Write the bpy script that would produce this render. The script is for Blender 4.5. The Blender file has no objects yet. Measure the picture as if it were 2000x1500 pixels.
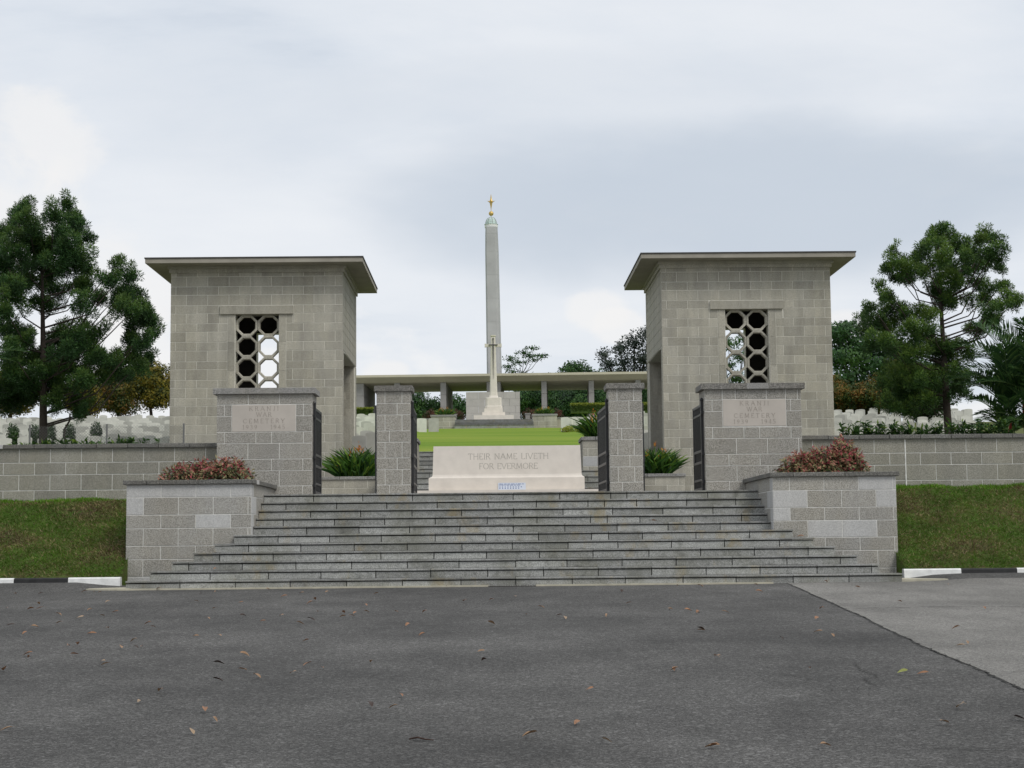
import bpy, bmesh, math, random
import numpy as np
from mathutils import Vector, Matrix
SC = bpy.context.scene
COL = SC.collection
rad = math.radians
PI = math.pi

# ------------------------------------------------------------------ camera, sky, sun, exposure
cam_d = bpy.data.cameras.new('camera')
cam = bpy.data.objects.new('camera', cam_d)
COL.objects.link(cam)
YAW, PITCH, ROLL, EYE = rad(0.769), rad(5.526), rad(0.58), 0.74
d = Vector((math.sin(YAW)*math.cos(PITCH), math.cos(YAW)*math.cos(PITCH), math.sin(PITCH)))
r = Vector((math.cos(YAW), -math.sin(YAW), 0))
u = r.cross(d)
R_ = math.cos(ROLL)*r - math.sin(ROLL)*u
U_ = math.sin(ROLL)*r + math.cos(ROLL)*u
cam.matrix_world = Matrix(((R_.x, U_.x, -d.x, 0), (R_.y, U_.y, -d.y, 0), (R_.z, U_.z, -d.z, EYE), (0, 0, 0, 1)))
cam_d.sensor_width = 36
cam_d.lens = 57.6
cam_d.clip_end = 3000
SC.camera = cam

SUN_DIR = Vector((0.52, -0.62, 1.0)).normalized()
sun_d = bpy.data.lights.new('sun', 'SUN')
sun_d.energy = 1.5
sun_d.angle = rad(22)
sun_d.color = (1.0, 0.965, 0.90)
sun = bpy.data.objects.new('sun', sun_d)
COL.objects.link(sun)
sun.rotation_euler = SUN_DIR.to_track_quat('Z', 'Y').to_euler()

W = bpy.data.worlds.new('World')
SC.world = W
W.use_nodes = True
nt = W.node_tree
nt.nodes.clear()
def wn(t, **kw):
    n = nt.nodes.new(t)
    for k, v in kw.items(): setattr(n, k, v)
    return n
def mth(op, a, b=None, c=None, clamp=False):
    n = wn('ShaderNodeMath', operation=op); n.use_clamp = clamp
    for i, v in enumerate((a, b, c)):
        if v is None: continue
        if isinstance(v, (int, float)): n.inputs[i].default_value = v
        else: nt.links.new(v, n.inputs[i])
    return n.outputs[0]
def mapr(v, a, b, c, dd):
    n = wn('ShaderNodeMapRange', interpolation_type='SMOOTHSTEP')
    nt.links.new(v, n.inputs[0])
    for i, x in enumerate((a, b, c, dd)): n.inputs[i+1].default_value = x
    return n.outputs[0]
def mixc(f, a, b):
    n = wn('ShaderNodeMix', data_type='RGBA')
    if isinstance(f, (int, float)): n.inputs[0].default_value = f
    else: nt.links.new(f, n.inputs[0])
    for i, v in ((6, a), (7, b)):
        if isinstance(v, tuple): n.inputs[i].default_value = (*v, 1)
        else: nt.links.new(v, n.inputs[i])
    return n.outputs[2]
sky = wn('ShaderNodeTexSky', sky_type='NISHITA')
sky.sun_disc = False
sky.sun_elevation = math.asin(SUN_DIR.z)
sky.sun_rotation = math.atan2(SUN_DIR.x, SUN_DIR.y)
tc = wn('ShaderNodeTexCoord')
sep = wn('ShaderNodeSeparateXYZ')
nt.links.new(tc.outputs['Generated'], sep.inputs[0])
zc = mth('MAXIMUM', sep.outputs[2], 0.0)
den = mth('ADD', zc, 0.16)
px = mth('DIVIDE', sep.outputs[0], den)
py = mth('DIVIDE', sep.outputs[1], den)
cmb = wn('ShaderNodeCombineXYZ')
nt.links.new(px, cmb.inputs[0]); nt.links.new(py, cmb.inputs[1])
def noise(vec, scale, detail, rough=0.5, dist=0.0, off=(0, 0, 0), sc=(1, 1, 1)):
    mp = wn('ShaderNodeMapping')
    mp.inputs['Location'].default_value = off
    mp.inputs['Scale'].default_value = sc
    nt.links.new(vec, mp.inputs[0])
    n = wn('ShaderNodeTexNoise')
    n.inputs['Scale'].default_value = scale; n.inputs['Detail'].default_value = detail
    n.inputs['Roughness'].default_value = rough; n.inputs['Distortion'].default_value = dist
    nt.links.new(mp.outputs[0], n.inputs[0])
    return n.outputs[0]
# overcast layer: broad soft grey and white banks
n1 = noise(cmb.outputs[0], 0.62, 8, 0.58, 0.5, off=(3.17, 1.9, 0.4), sc=(0.62, 1, 1))
n2 = noise(cmb.outputs[0], 1.9, 8, 0.6, 0.3, off=(7.7, 2.2, 1.5), sc=(0.6, 1, 1))
lay = mth('ADD', mth('MULTIPLY', n1, 0.7), mth('MULTIPLY', n2, 0.3))
cl = wn('ShaderNodeValToRGB')
e = cl.color_ramp.elements
e[0].position = 0.36; e[0].color = (0.555, 0.612, 0.690, 1)
e[1].position = 0.66; e[1].color = (0.80, 0.820, 0.850, 1)
e2 = cl.color_ramp.elements.new(0.47); e2.color = (0.675, 0.720, 0.782, 1)
e3 = cl.color_ramp.elements.new(0.55); e3.color = (0.742, 0.773, 0.818, 1)
nt.links.new(lay, cl.inputs[0])
# cumulus low in the sky, all round, bright billows
n3 = noise(tc.outputs['Generated'], 5.2, 7, 0.56, 0.2, off=(0.35, 2.2, 0.1), sc=(1, 1, 1.9))
band = mth('MULTIPLY', mapr(sep.outputs[2], -0.02, 0.05, 0, 1), mapr(sep.outputs[2], 0.13, 0.29, 1, 0))
cum = mth('MULTIPLY', mapr(n3, 0.53, 0.60, 0, 1), band)
c1 = mixc(mth('MULTIPLY', cum, 0.8), cl.outputs[0], (0.83, 0.832, 0.84))
# a long grey bank and a few heaped clouds in their places round the sky
az = mth('ARCTAN2', sep.outputs[0], sep.outputs[1]); el = mth('ARCSINE', sep.outputs[2])
nz = noise(tc.outputs['Generated'], 12.0, 8, 0.62, 0.3, off=(1.2, .4, 2.2), sc=(1, 1, 1.5))
nb = noise(tc.outputs['Generated'], 3.0, 5, 0.55, 0.4, off=(4.2, 1.4, .2), sc=(1, 1, 2.6))
def puff(a0, e0, ra, re, n_, amt, lo, hi):
    qa = mth('DIVIDE', mth('SUBTRACT', az, a0), ra); qe = mth('DIVIDE', mth('SUBTRACT', el, e0), re)
    q = mth('ADD', mth('MULTIPLY', qa, qa), mth('MULTIPLY', qe, qe))
    q = mth('ADD', q, mth('MULTIPLY', mth('SUBTRACT', n_, .5), amt))
    return mapr(q, lo, hi, 1, 0)
for a0, e0, ra, re, f in ((rad(9), rad(11.6), rad(13), rad(2.7), .74), (rad(5), rad(15.5), rad(11), rad(1.6), .2), (rad(-9), rad(15.5), rad(5), rad(3), .15), (rad(70), rad(14), rad(22), rad(3), .7), (rad(-80), rad(16), rad(25), rad(3.2), .7), (rad(170), rad(14), rad(28), rad(3), .7)):
    c1 = mixc(mth('MULTIPLY', puff(a0, e0, ra, re, nb, 2.6, .05, 1.5), f), c1, (.475, .540, .625))
for a0, e0, ra, re in ((-15.6, 13.6, 2.0, 2.0), (-16.5, 11.3, 2.4, 2.2), (-12.6, 9.0, 1.8, 2.2), (-13.4, 6.5, 2.6, 1.8), (3.7, 8.1, 1.15, .75), (4.6, 7.5, 1.0, .6), (-3.6, 6.0, .85, .42), (12.3, 7.2, 1.8, .6), (-40, 9, 3, 2), (35, 10, 3, 2.2), (90, 9, 4, 2), (-120, 9, 4, 2.4), (150, 9, 4, 2)):
    c1 = mixc(mth('MULTIPLY', puff(rad(a0), rad(e0), rad(ra), rad(re), nz, 4.2, .25, 1.25), .68), c1, (.850, .838, .828))
bgc = wn('ShaderNodeBackground'); nt.links.new(c1, bgc.inputs[0]); bgc.inputs[1].default_value = 1.0
bgs = wn('ShaderNodeBackground'); nt.links.new(sky.outputs[0], bgs.inputs[0]); bgs.inputs[1].default_value = 0.10
# thin places let some of the blue through
thin = mapr(lay, 0.36, 0.50, 0.75, 0.96)
mx = wn('ShaderNodeMixShader')
nt.links.new(thin, mx.inputs[0]); nt.links.new(bgs.outputs[0], mx.inputs[1]); nt.links.new(bgc.outputs[0], mx.inputs[2])
wo = wn('ShaderNodeOutputWorld'); nt.links.new(mx.outputs[0], wo.inputs[0])

SC.view_settings.view_transform = 'Standard'
SC.view_settings.look = 'None'
SC.view_settings.exposure = 0.13
SC.view_settings.gamma = 1.0
SC.view_settings.use_curve_mapping = False
SC.render.engine = 'CYCLES'
SC.cycles.max_bounces = 6

rng = np.random.default_rng(7)
random.seed(7)

# ------------------------------------------------------------------ materials
def new_mat(name):
    m = bpy.data.materials.new(name); m.use_nodes = True
    return m, m.node_tree, m.node_tree.nodes['Principled BSDF']
class NB:
    def __init__(s, t): s.t = t
    def n(s, ty, **kw):
        x = s.t.nodes.new(ty)
        for k, v in kw.items(): setattr(x, k, v)
        return x
    def L(s, a, b): s.t.links.new(a, b)
    def noise(s, vec, scale, detail=3, rough=.5, sc=None, dist=0):
        if sc:
            mp = s.n('ShaderNodeMapping'); mp.inputs['Scale'].default_value = sc; s.L(vec, mp.inputs[0]); vec = mp.outputs[0]
        x = s.n('ShaderNodeTexNoise'); x.inputs['Scale'].default_value = scale; x.inputs['Detail'].default_value = detail
        x.inputs['Roughness'].default_value = rough; x.inputs['Distortion'].default_value = dist
        s.L(vec, x.inputs[0]); return x.outputs[0]
    def ramp(s, v, *stops):
        x = s.n('ShaderNodeValToRGB'); el = x.color_ramp.elements
        while len(el) < len(stops): el.new(0.5)
        for q, (p, c) in zip(el, stops):
            q.position = p; q.color = (*c, 1) if isinstance(c, tuple) else (c, c, c, 1)
        s.L(v, x.inputs[0]); return x.outputs[0]
    def mix(s, f, a, b, bt='MIX'):
        x = s.n('ShaderNodeMix', data_type='RGBA', blend_type=bt)
        if isinstance(f, (int, float)): x.inputs[0].default_value = f
        else: s.L(f, x.inputs[0])
        for i, v in ((6, a), (7, b)):
            if isinstance(v, tuple): x.inputs[i].default_value = (*v, 1)
            elif isinstance(v, (int, float)): x.inputs[i].default_value = (v, v, v, 1)
            else: s.L(v, x.inputs[i])
        return x.outputs[2]
    def pos(s): return s.n('ShaderNodeNewGeometry').outputs['Position']
    def rnd(s): return s.n('ShaderNodeObjectInfo').outputs['Random']
    def bump(s, h, bsdf, strength=.3, dist=.01):
        x = s.n('ShaderNodeBump'); x.inputs['Strength'].default_value = strength; x.inputs['Distance'].default_value = dist
        s.L(h, x.inputs['Height']); s.L(x.outputs[0], bsdf.inputs['Normal'])

def granite(name, dark, mid, light, scale=55, tint=.16, stain=.25, warm=(1.0, .97, .90), rough=.8, spread=.12):
    m, t, b = new_mat(name); k = NB(t); p = k.pos()
    sp = k.noise(p, scale, 3, .7)
    c = k.ramp(sp, (.5-spread, dark), (.5, mid), (.5+spread, light))
    big = k.noise(p, 1.3, 4, .6, sc=(1, 1, .55))
    c = k.mix(k.ramp(big, (.35, 0.0), (.7, 1.0)), c, warm, 'MULTIPLY')
    st = k.noise(p, 2.9, 6, .68, sc=(1, 1, .16))
    c = k.mix(k.ramp(st, (.42, 0.0), (.68, stain)), c, tuple(x*.55 for x in mid))
    f = k.ramp(k.rnd(), (0.0, 1-tint), (1.0, 1+tint))
    c = k.mix(1.0, c, f, 'MULTIPLY')
    k.L(c, b.inputs['Base Color']); b.inputs['Roughness'].default_value = rough
    b.inputs['Specular IOR Level'].default_value = .25
    k.bump(sp, b, .35, .006)
    return m
def plain(name, col, rough=.7, var=.15, scale=6, metal=0., spec=.3):
    m, t, b = new_mat(name); k = NB(t); p = k.pos()
    n = k.noise(p, scale, 5, .6)
    c = k.mix(1.0, col, k.ramp(n, (.3, 1-var), (.7, 1+var)), 'MULTIPLY')
    k.L(c, b.inputs['Base Color']); b.inputs['Roughness'].default_value = rough
    b.inputs['Metallic'].default_value = metal; b.inputs['Specular IOR Level'].default_value = spec
    return m
def leafmat(name, col, var=.35, trans=.25, scale=3.0, rough=.55):
    m, t, b = new_mat(name); k = NB(t)
    n = k.noise(k.pos(), scale, 3, .6)
    c = k.mix(1.0, col, k.ramp(n, (.3, 1-var), (.7, 1+var)), 'MULTIPLY')
    k.L(c, b.inputs['Base Color']); b.inputs['Roughness'].default_value = rough; b.inputs['Specular IOR Level'].default_value = .3
    tr = k.n('ShaderNodeBsdfTranslucent'); k.L(c, tr.inputs[0])
    ms = k.n('ShaderNodeMixShader'); ms.inputs[0].default_value = trans
    k.L(b.outputs[0], ms.inputs[1]); k.L(tr.outputs[0], ms.inputs[2])
    k.L(ms.outputs[0], t.nodes['Material Output'].inputs[0])
    return m
M = {}
M['tower'] = granite('weathered_granite', (.285, .268, .224), (.412, .390, .332), (.53, .505, .43), 70, .15, .55, (1.0, .985, .93))
M['post'] = granite('grey_granite', (.158, .149, .131), (.320, .306, .276), (.49, .47, .43), 68, .08, .22, (1.0, .98, .93), spread=.10)
M['wall'] = granite('wall_granite', (.195, .186, .158), (.285, .273, .234), (.38, .366, .32), 62, .11, .32, (1.0, .99, .94))
M['planter'] = granite('planter_granite', (.19, .182, .165), (.340, .329, .305), (.495, .48, .445), 68, .08, .15)
M['white'] = granite('pale_replaced_granite', (.39, .385, .375), (.47, .465, .455), (.55, .545, .53), 62, .05, .18, (1, .99, .97))
M['coping'] = granite('dark_coping_granite', (.075, .075, .070), (.155, .152, .143), (.25, .245, .23), 58, .14, .30)
M['cap'] = granite('cap_granite', (.15, .148, .143), (.27, .265, .255), (.40, .39, .38), 62, .1, .25)
M['capdark'] = granite('dark_cap_granite', (.09, .087, .080), (.185, .178, .165), (.31, .30, .28), 58, .1, .3)
M['soffit'] = plain('roof_concrete', (.33, .305, .255), .85, .12, 2)
M['felt'] = plain('roof_edge_felt', (.065, .062, .058), .9, .3, 5)
M['mortar'] = plain('lime_mortar', (.68, .67, .63), .9, .15, 12)
M['mortar_t'] = plain('tower_mortar', (.70, .68, .60), .9, .15, 12)
M['dark'] = plain('dark_joint', (.035, .034, .030), .95, .3, 10)
M['interior'] = plain('chamber_shade', (.085, .08, .07), .95, .1, 3)  # aged stone tone, darkened further for the shade inside the towers
M['iron'] = plain('black_painted_iron', (.018, .018, .019), .42, .2, 20, 0, .5)
M['white_stone'] = plain('white_portland_stone', (.68, .625, .56), .8, .07, 3)
M['screen'] = plain('screen_stone', (.45, .43, .39), .8, .10, 1.2)
M['plaque'] = plain('pale_plaque_stone', (.50, .455, .405), .8, .06, 3)
M['engrave'] = plain('worn_engraving_shade', (.33, .29, .25), .9, .25, 25)  # worn letter tone with the shade of the cuts put in
M['engrave2'] = plain('stone_engraving_shade', (.36, .335, .295), .9, .3, 18)  # darker raised strokes stand in for shade inside the cut letters
M['headstone'] = plain('headstone_stone', (.62, .61, .555), .8, .13, 2.2)
_k = NB(M['headstone'].node_tree); _b = M['headstone'].node_tree.nodes['Principled BSDF']; _l = _b.inputs['Base Color'].links[0].from_socket
_k.L(_k.mix(1.0, _l, _k.ramp(_k.rnd(), (0.0, .62), (.35, .9), (1.0, 1.1)), 'MULTIPLY'), _b.inputs['Base Color'])
M['bronze'] = plain('bronze', (.055, .055, .058), .5, .2, 8, .3)
M['gold'] = plain('gilding', (.60, .42, .15), .4, .15, 4, .6)
M['copper'] = plain('green_copper', (.50, .60, .575), .6, .15, 4)
M['whitep'] = plain('white_paint', (.72, .72, .70), .6, .12, 9)
M['blackp'] = plain('black_paint', (.022, .022, .022), .6, .3, 9)
M['cream'] = plain('cream_concrete', (.44, .41, .32), .85, .18, 5)
M['canopy'] = plain('cream_canopy_paint', (.52, .485, .37), .7, .06, 1)
M['fin'] = plain('grey_fin_concrete', (.30, .29, .275), .85, .12, 1.5)
M['obelisk'] = plain('pylon_concrete', (.40, .40, .405), .85, .10, .6)
M['paper'] = plain('notice_paper', (.62, .67, .76), .6, .03, 5)
M['ink'] = plain('dark_blue_print', (.10, .15, .34), .7, .1, 5)
M['soil'] = plain('planting_soil', (.045, .035, .025), .95, .4, 20)
M['paving'] = plain('paving_stone', (.27, .26, .24), .85, .15, 3)
M['wire'] = plain('galvanised_wire', (.20, .20, .19), .5, .1, 5, .5)
M['hedge'] = leafmat('golden_hedge', (.32, .33, .045), .3, .15, 9)

# stair granite: light risers with dirt under the nosing and rusty streaks, random tone per stone
def stair_mat(name, lo, hi):
    m, t, b = new_mat(name); k = NB(t); p = k.pos()
    sp = k.noise(p, 60, 3, .7)
    c = k.ramp(sp, (.36, tuple(x*.66 for x in lo)), (.5, lo), (.64, hi))
    st = k.noise(p, 1.7, 5, .65, sc=(1, .3, .7))
    c = k.mix(k.ramp(st, (.46, 0.0), (.70, .65)), c, (.165, .163, .122))
    ru = k.noise(p, 2.3, 4, .6, sc=(1.2, .4, .5))
    c = k.mix(k.ramp(ru, (.58, 0.0), (.70, .55)), c, (.30, .235, .12))
    dk = k.noise(p, 7, 4, .7, sc=(1, .3, 1.4))
    c = k.mix(k.ramp(dk, (.52, 0.0), (.72, .6)), c, (.10, .10, .092))
    f = k.ramp(k.rnd(), (0.0, .76), (1.0, 1.18)); c = k.mix(1.0, c, f, 'MULTIPLY')
    k.L(c, b.inputs['Base Color']); b.inputs['Roughness'].default_value = .8; b.inputs['Specular IOR Level'].default_value = .25
    k.bump(sp, b, .3, .005)
    return m
M['riser'] = stair_mat('stair_riser_granite', (.32, .322, .305), (.46, .462, .44))
M['tread'] = stair_mat('stair_tread_granite', (.26, .26, .25), (.36, .36, .35))

def asphalt(name, base, speck, patch):
    m, t, b = new_mat(name); k = NB(t); p = k.pos()
    n1 = k.noise(p, 85, 2, .75); n2 = k.noise(p, 30, 3, .7); n3 = k.noise(p, .55, 5, .6); n4 = k.noise(p, 2.5, 5, .6, sc=(1, .45, 1))
    c = k.ramp(n1, (.33, tuple(x*.42 for x in base)), (.5, base), (.62, tuple(x*1.5 for x in base)), (.72, speck))
    c = k.mix(1.0, c, k.ramp(n2, (.3, .70), (.7, 1.30)), 'MULTIPLY')
    for vs_, lo, hi in ((34, .06, .94), (58, .10, .90)):
        vo = k.n('ShaderNodeTexVoronoi'); vo.inputs['Scale'].default_value = vs_; k.L(p, vo.inputs['Vector'])
        sx_ = k.n('ShaderNodeSeparateColor'); k.L(vo.outputs['Color'], sx_.inputs[0])
        c = k.mix(k.ramp(sx_.outputs[0], (hi, 0.0), (hi+.05, .6)), c, speck)
        c = k.mix(k.ramp(sx_.outputs[0], (lo-.04, .6), (lo, 0.0)), c, tuple(x*.45 for x in base))
    n5 = k.noise(p, .22, 3, .5); c = k.mix(1.0, c, k.ramp(n5, (.35, .80), (.65, 1.16)), 'MULTIPLY')
    c = k.mix(1.0, c, k.ramp(n3, (.3, 1-patch), (.7, 1+patch)), 'MULTIPLY')
    c = k.mix(1.0, c, k.ramp(n4, (.3, .86), (.7, 1.12)), 'MULTIPLY')
    k.L(c, b.inputs['Base Color']); b.inputs['Roughness'].default_value = .85; b.inputs['Specular IOR Level'].default_value = .2
    k.bump(n1, b, .5, .008)
    return m
M['asphalt'] = asphalt('worn_asphalt', (.081, .078, .0735), (.20, .195, .187), .24)
M['patch'] = asphalt('pale_asphalt', (.188, .180, .165), (.26, .25, .235), .12)

def turf(name, a, b_, c_, scale=7):
    m, t, b = new_mat(name); k = NB(t); p = k.pos()
    n1 = k.noise(p, scale, 5, .7); n2 = k.noise(p, .9, 4, .6); n3 = k.noise(p, 45, 2, .7)
    c = k.ramp(n1, (.32, a), (.5, b_), (.68, c_))
    c = k.mix(1.0, c, k.ramp(n2, (.3, .8), (.7, 1.2)), 'MULTIPLY')
    c = k.mix(1.0, c, k.ramp(n3, (.3, .6), (.7, 1.35)), 'MULTIPLY')
    k.L(c, b.inputs['Base Color']); b.inputs['Roughness'].default_value = .9; b.inputs['Specular IOR Level'].default_value = .1
    k.bump(n3, b, .8, .03)
    return m
M['bank'] = turf('rough_turf', (.075, .062, .028), (.070, .092, .024), (.06, .115, .018), 5)
def lawn_mat():
    m, t, b = new_mat('mown_lawn'); k = NB(t); p = k.pos()
    n1 = k.noise(p, 1.0, 5, .65, sc=(.05, .20, .12)); n2 = k.noise(p, 30, 3, .7)
    c = k.ramp(n1, (.36, (.120, .205, .021)), (.5, (.165, .250, .028)), (.64, (.225, .275, .042)))
    c = k.mix(1.0, c, k.ramp(n2, (.3, .82), (.7, 1.15)), 'MULTIPLY')
    k.L(c, b.inputs['Base Color']); b.inputs['Roughness'].default_value = .9; b.inputs['Specular IOR Level'].default_value = .05
    return m
M['lawn'] = lawn_mat()
M['cemetery'] = turf('cemetery_turf', (.10, .10, .045), (.11, .125, .045), (.10, .13, .035), 3)

# ------------------------------------------------------------------ helpers
def tag(o, label=None, cat=None, group=None, kind=None):
    if label: o['label'] = label
    if cat: o['category'] = cat
    if group: o['group'] = group
    if kind: o['kind'] = kind
    return o
def thing(name, label, cat, loc=(0, 0, 0), rz=0., group=None):
    o = bpy.data.objects.new(name, None); COL.objects.link(o)
    o.location = loc; o.rotation_euler = (0, 0, rz); o.empty_display_size = .2
    return tag(o, label, cat, group)
def link(name, me, parent=None, loc=(0, 0, 0), mat=None, rot=(0, 0, 0)):
    o = bpy.data.objects.new(name, me); COL.objects.link(o)
    if parent is not None: o.parent = parent
    o.location = loc; o.rotation_euler = rot
    if mat is not None:
        if len(me.materials) == 0: me.materials.append(mat)
        elif me.materials[0] != mat:
            o.material_slots[0].link = 'OBJECT'; o.material_slots[0].material = mat
    return o
BOX = {}
def box_mesh(dx, dy, dz, bev=0.):
    """box from the origin corner, optional chamfer all round"""
    key = (round(dx, 3), round(dy, 3), round(dz, 3), bev)
    if key in BOX: return BOX[key]
    bm = bmesh.new()
    bmesh.ops.create_cube(bm, size=1)
    for v in bm.verts: v.co = Vector(((v.co.x+.5)*dx, (v.co.y+.5)*dy, (v.co.z+.5)*dz))
    if bev > 0:
        bmesh.ops.bevel(bm, geom=list(bm.edges), offset=bev, segments=1, affect='EDGES')
    me = bpy.data.meshes.new('box'); bm.to_mesh(me); bm.free()
    BOX[key] = me
    return me
KEYMAT = {}
def box(name, parent, x0, x1, y0, y1, z0, z1, mat, bev=0.):
    """box given in the parent's own coordinates"""
    me = box_mesh(x1-x0, y1-y0, z1-z0, bev)
    return link(name, me, parent, (x0, y0, z0), mat)
class Acc:
    """collects quads / polygons into one mesh"""
    def __init__(s): s.v = []; s.f = []; s.m = []
    def add(s, vs, fs, mi=0):
        o = len(s.v); s.v += [tuple(x) for x in vs]; s.f += [tuple(i+o for i in f) for f in fs]; s.m += [mi]*len(fs)
    def box(s, x0, x1, y0, y1, z0, z1, mi=0):
        s.add([(x0, y0, z0), (x1, y0, z0), (x1, y1, z0), (x0, y1, z0), (x0, y0, z1), (x1, y0, z1), (x1, y1, z1), (x0, y1, z1)],
              [(0, 3, 2, 1), (4, 5, 6, 7), (0, 1, 5, 4), (1, 2, 6, 5), (2, 3, 7, 6), (3, 0, 4, 7)], mi)
    def tube(s, pts, radii, seg=7, mi=0, cap=True):
        pts = [Vector(p) for p in pts]; vs = []; fs = []
        for i, p in enumerate(pts):
            a = pts[min(i+1, len(pts)-1)] - pts[max(i-1, 0)]
            a = a.normalized() if a.length > 1e-9 else Vector((0, 0, 1))
            b = a.cross(Vector((0, 1, 0.13))); b = b.normalized() if b.length > 1e-6 else Vector((1, 0, 0)); c = a.cross(b)
            for j in range(seg):
                t = 2*PI*j/seg; vs.append(p + (b*math.cos(t)+c*math.sin(t))*radii[i])
        for i in range(len(pts)-1):
            for j in range(seg):
                k = (j+1) % seg; fs.append((i*seg+j, i*seg+k, (i+1)*seg+k, (i+1)*seg+j))
        if cap: fs += [tuple(range(seg-1, -1, -1)), tuple((len(pts)-1)*seg+j for j in range(seg))]
        s.add(vs, fs, mi)
    def lathe(s, prof, seg=24, mi=0, cx=0, cy=0, sx=1, sy=1):
        vs = []; fs = []
        for rr, z in prof:
            for j in range(seg):
                t = 2*PI*j/seg; vs.append((cx+rr*sx*math.cos(t), cy+rr*sy*math.sin(t), z))
        for i in range(len(prof)-1):
            for j in range(seg):
                k = (j+1) % seg; fs.append((i*seg+j, i*seg+k, (i+1)*seg+k, (i+1)*seg+j))
        fs += [tuple(range(seg-1, -1, -1)), tuple((len(prof)-1)*seg+j for j in range(seg))]
        s.add(vs, fs, mi)
    def prism(s, poly, y0, y1, mi=0):
        """polygon in x,z pushed along y"""
        n = len(poly); vs = [(x, y0, z) for x, z in poly] + [(x, y1, z) for x, z in poly]
        fs = [tuple(range(n)), tuple(range(2*n-1, n-1, -1))] + [(i, n+i, n+(i+1) % n, (i+1) % n) for i in range(n)]
        s.add(vs, fs, mi)
    def mesh(s, name='mesh', mats=(), smooth=False):
        me = bpy.data.meshes.new(name); me.from_pydata(s.v, [], s.f)
        for x in mats: me.materials.append(x)
        if len(mats) > 1: me.polygons.foreach_set('material_index', np.array(s.m, dtype=np.int32))
        bm = bmesh.new(); bm.from_mesh(me); bmesh.ops.recalc_face_normals(bm, faces=bm.faces); bm.to_mesh(me); bm.free()
        if smooth: me.polygons.foreach_set('use_smooth', [True]*len(me.polygons))
        me.update(); return me
    def build(s, name, parent, mat, loc=(0, 0, 0), smooth=False, kind=None, rot=(0, 0, 0)):
        mats = mat if isinstance(mat, (list, tuple)) else [mat]
        o = link(name, s.mesh(name, mats, smooth), parent, loc, rot=rot)
        if kind: o['kind'] = kind
        return o
def np_quads(name, V, mats, mi=None, parent=None, loc=(0, 0, 0), kind=None, smooth=False):
    """V (n,4,3) -> one mesh of n separate quads"""
    n = len(V); me = bpy.data.meshes.new(name)
    me.vertices.add(n*4); me.vertices.foreach_set('co', np.ascontiguousarray(V, dtype=np.float32).ravel())
    me.loops.add(n*4); me.loops.foreach_set('vertex_index', np.arange(n*4, dtype=np.int32))
    me.polygons.add(n); me.polygons.foreach_set('loop_start', np.arange(0, n*4, 4, dtype=np.int32))
    for x in mats: me.materials.append(x)
    if mi is not None: me.polygons.foreach_set('material_index', mi.astype(np.int32))
    me.update(calc_edges=True)
    o = link(name, me, parent, loc)
    if kind: o['kind'] = kind
    return o
def unit(a): return a/np.maximum(np.linalg.norm(a, axis=-1, keepdims=True), 1e-9)
def leaf_quads(C, D, N, Ln, Wd, fold=.0):
    """diamond leaves: base C, direction D, face normal near N"""
    D = unit(D); S = unit(np.cross(D, N)); Ln = np.asarray(Ln)[:, None]; Wd = np.asarray(Wd)[:, None]
    mid = C + D*Ln*.45
    V = np.stack([C, mid + S*Wd*.5, C + D*Ln, mid - S*Wd*.5], 1)
    return V
def rdirs(n): return unit(rng.normal(size=(n, 3)))
def clump_mix(P, nm, cell=.5, sharp=.7):
    """material index per leaf: neighbouring leaves tend to share one"""
    q = np.sin(P[:, 0]*2.1/cell+1.3*np.sin(P[:, 2]*1.7/cell)) + np.sin(P[:, 1]*1.9/cell+P[:, 2]*2.3/cell)
    q = q*sharp + rng.normal(size=len(P))*(1.15-sharp*.5)
    return np.clip(((q+2.2)/4.4*nm).astype(int), 0, nm-1)
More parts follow.
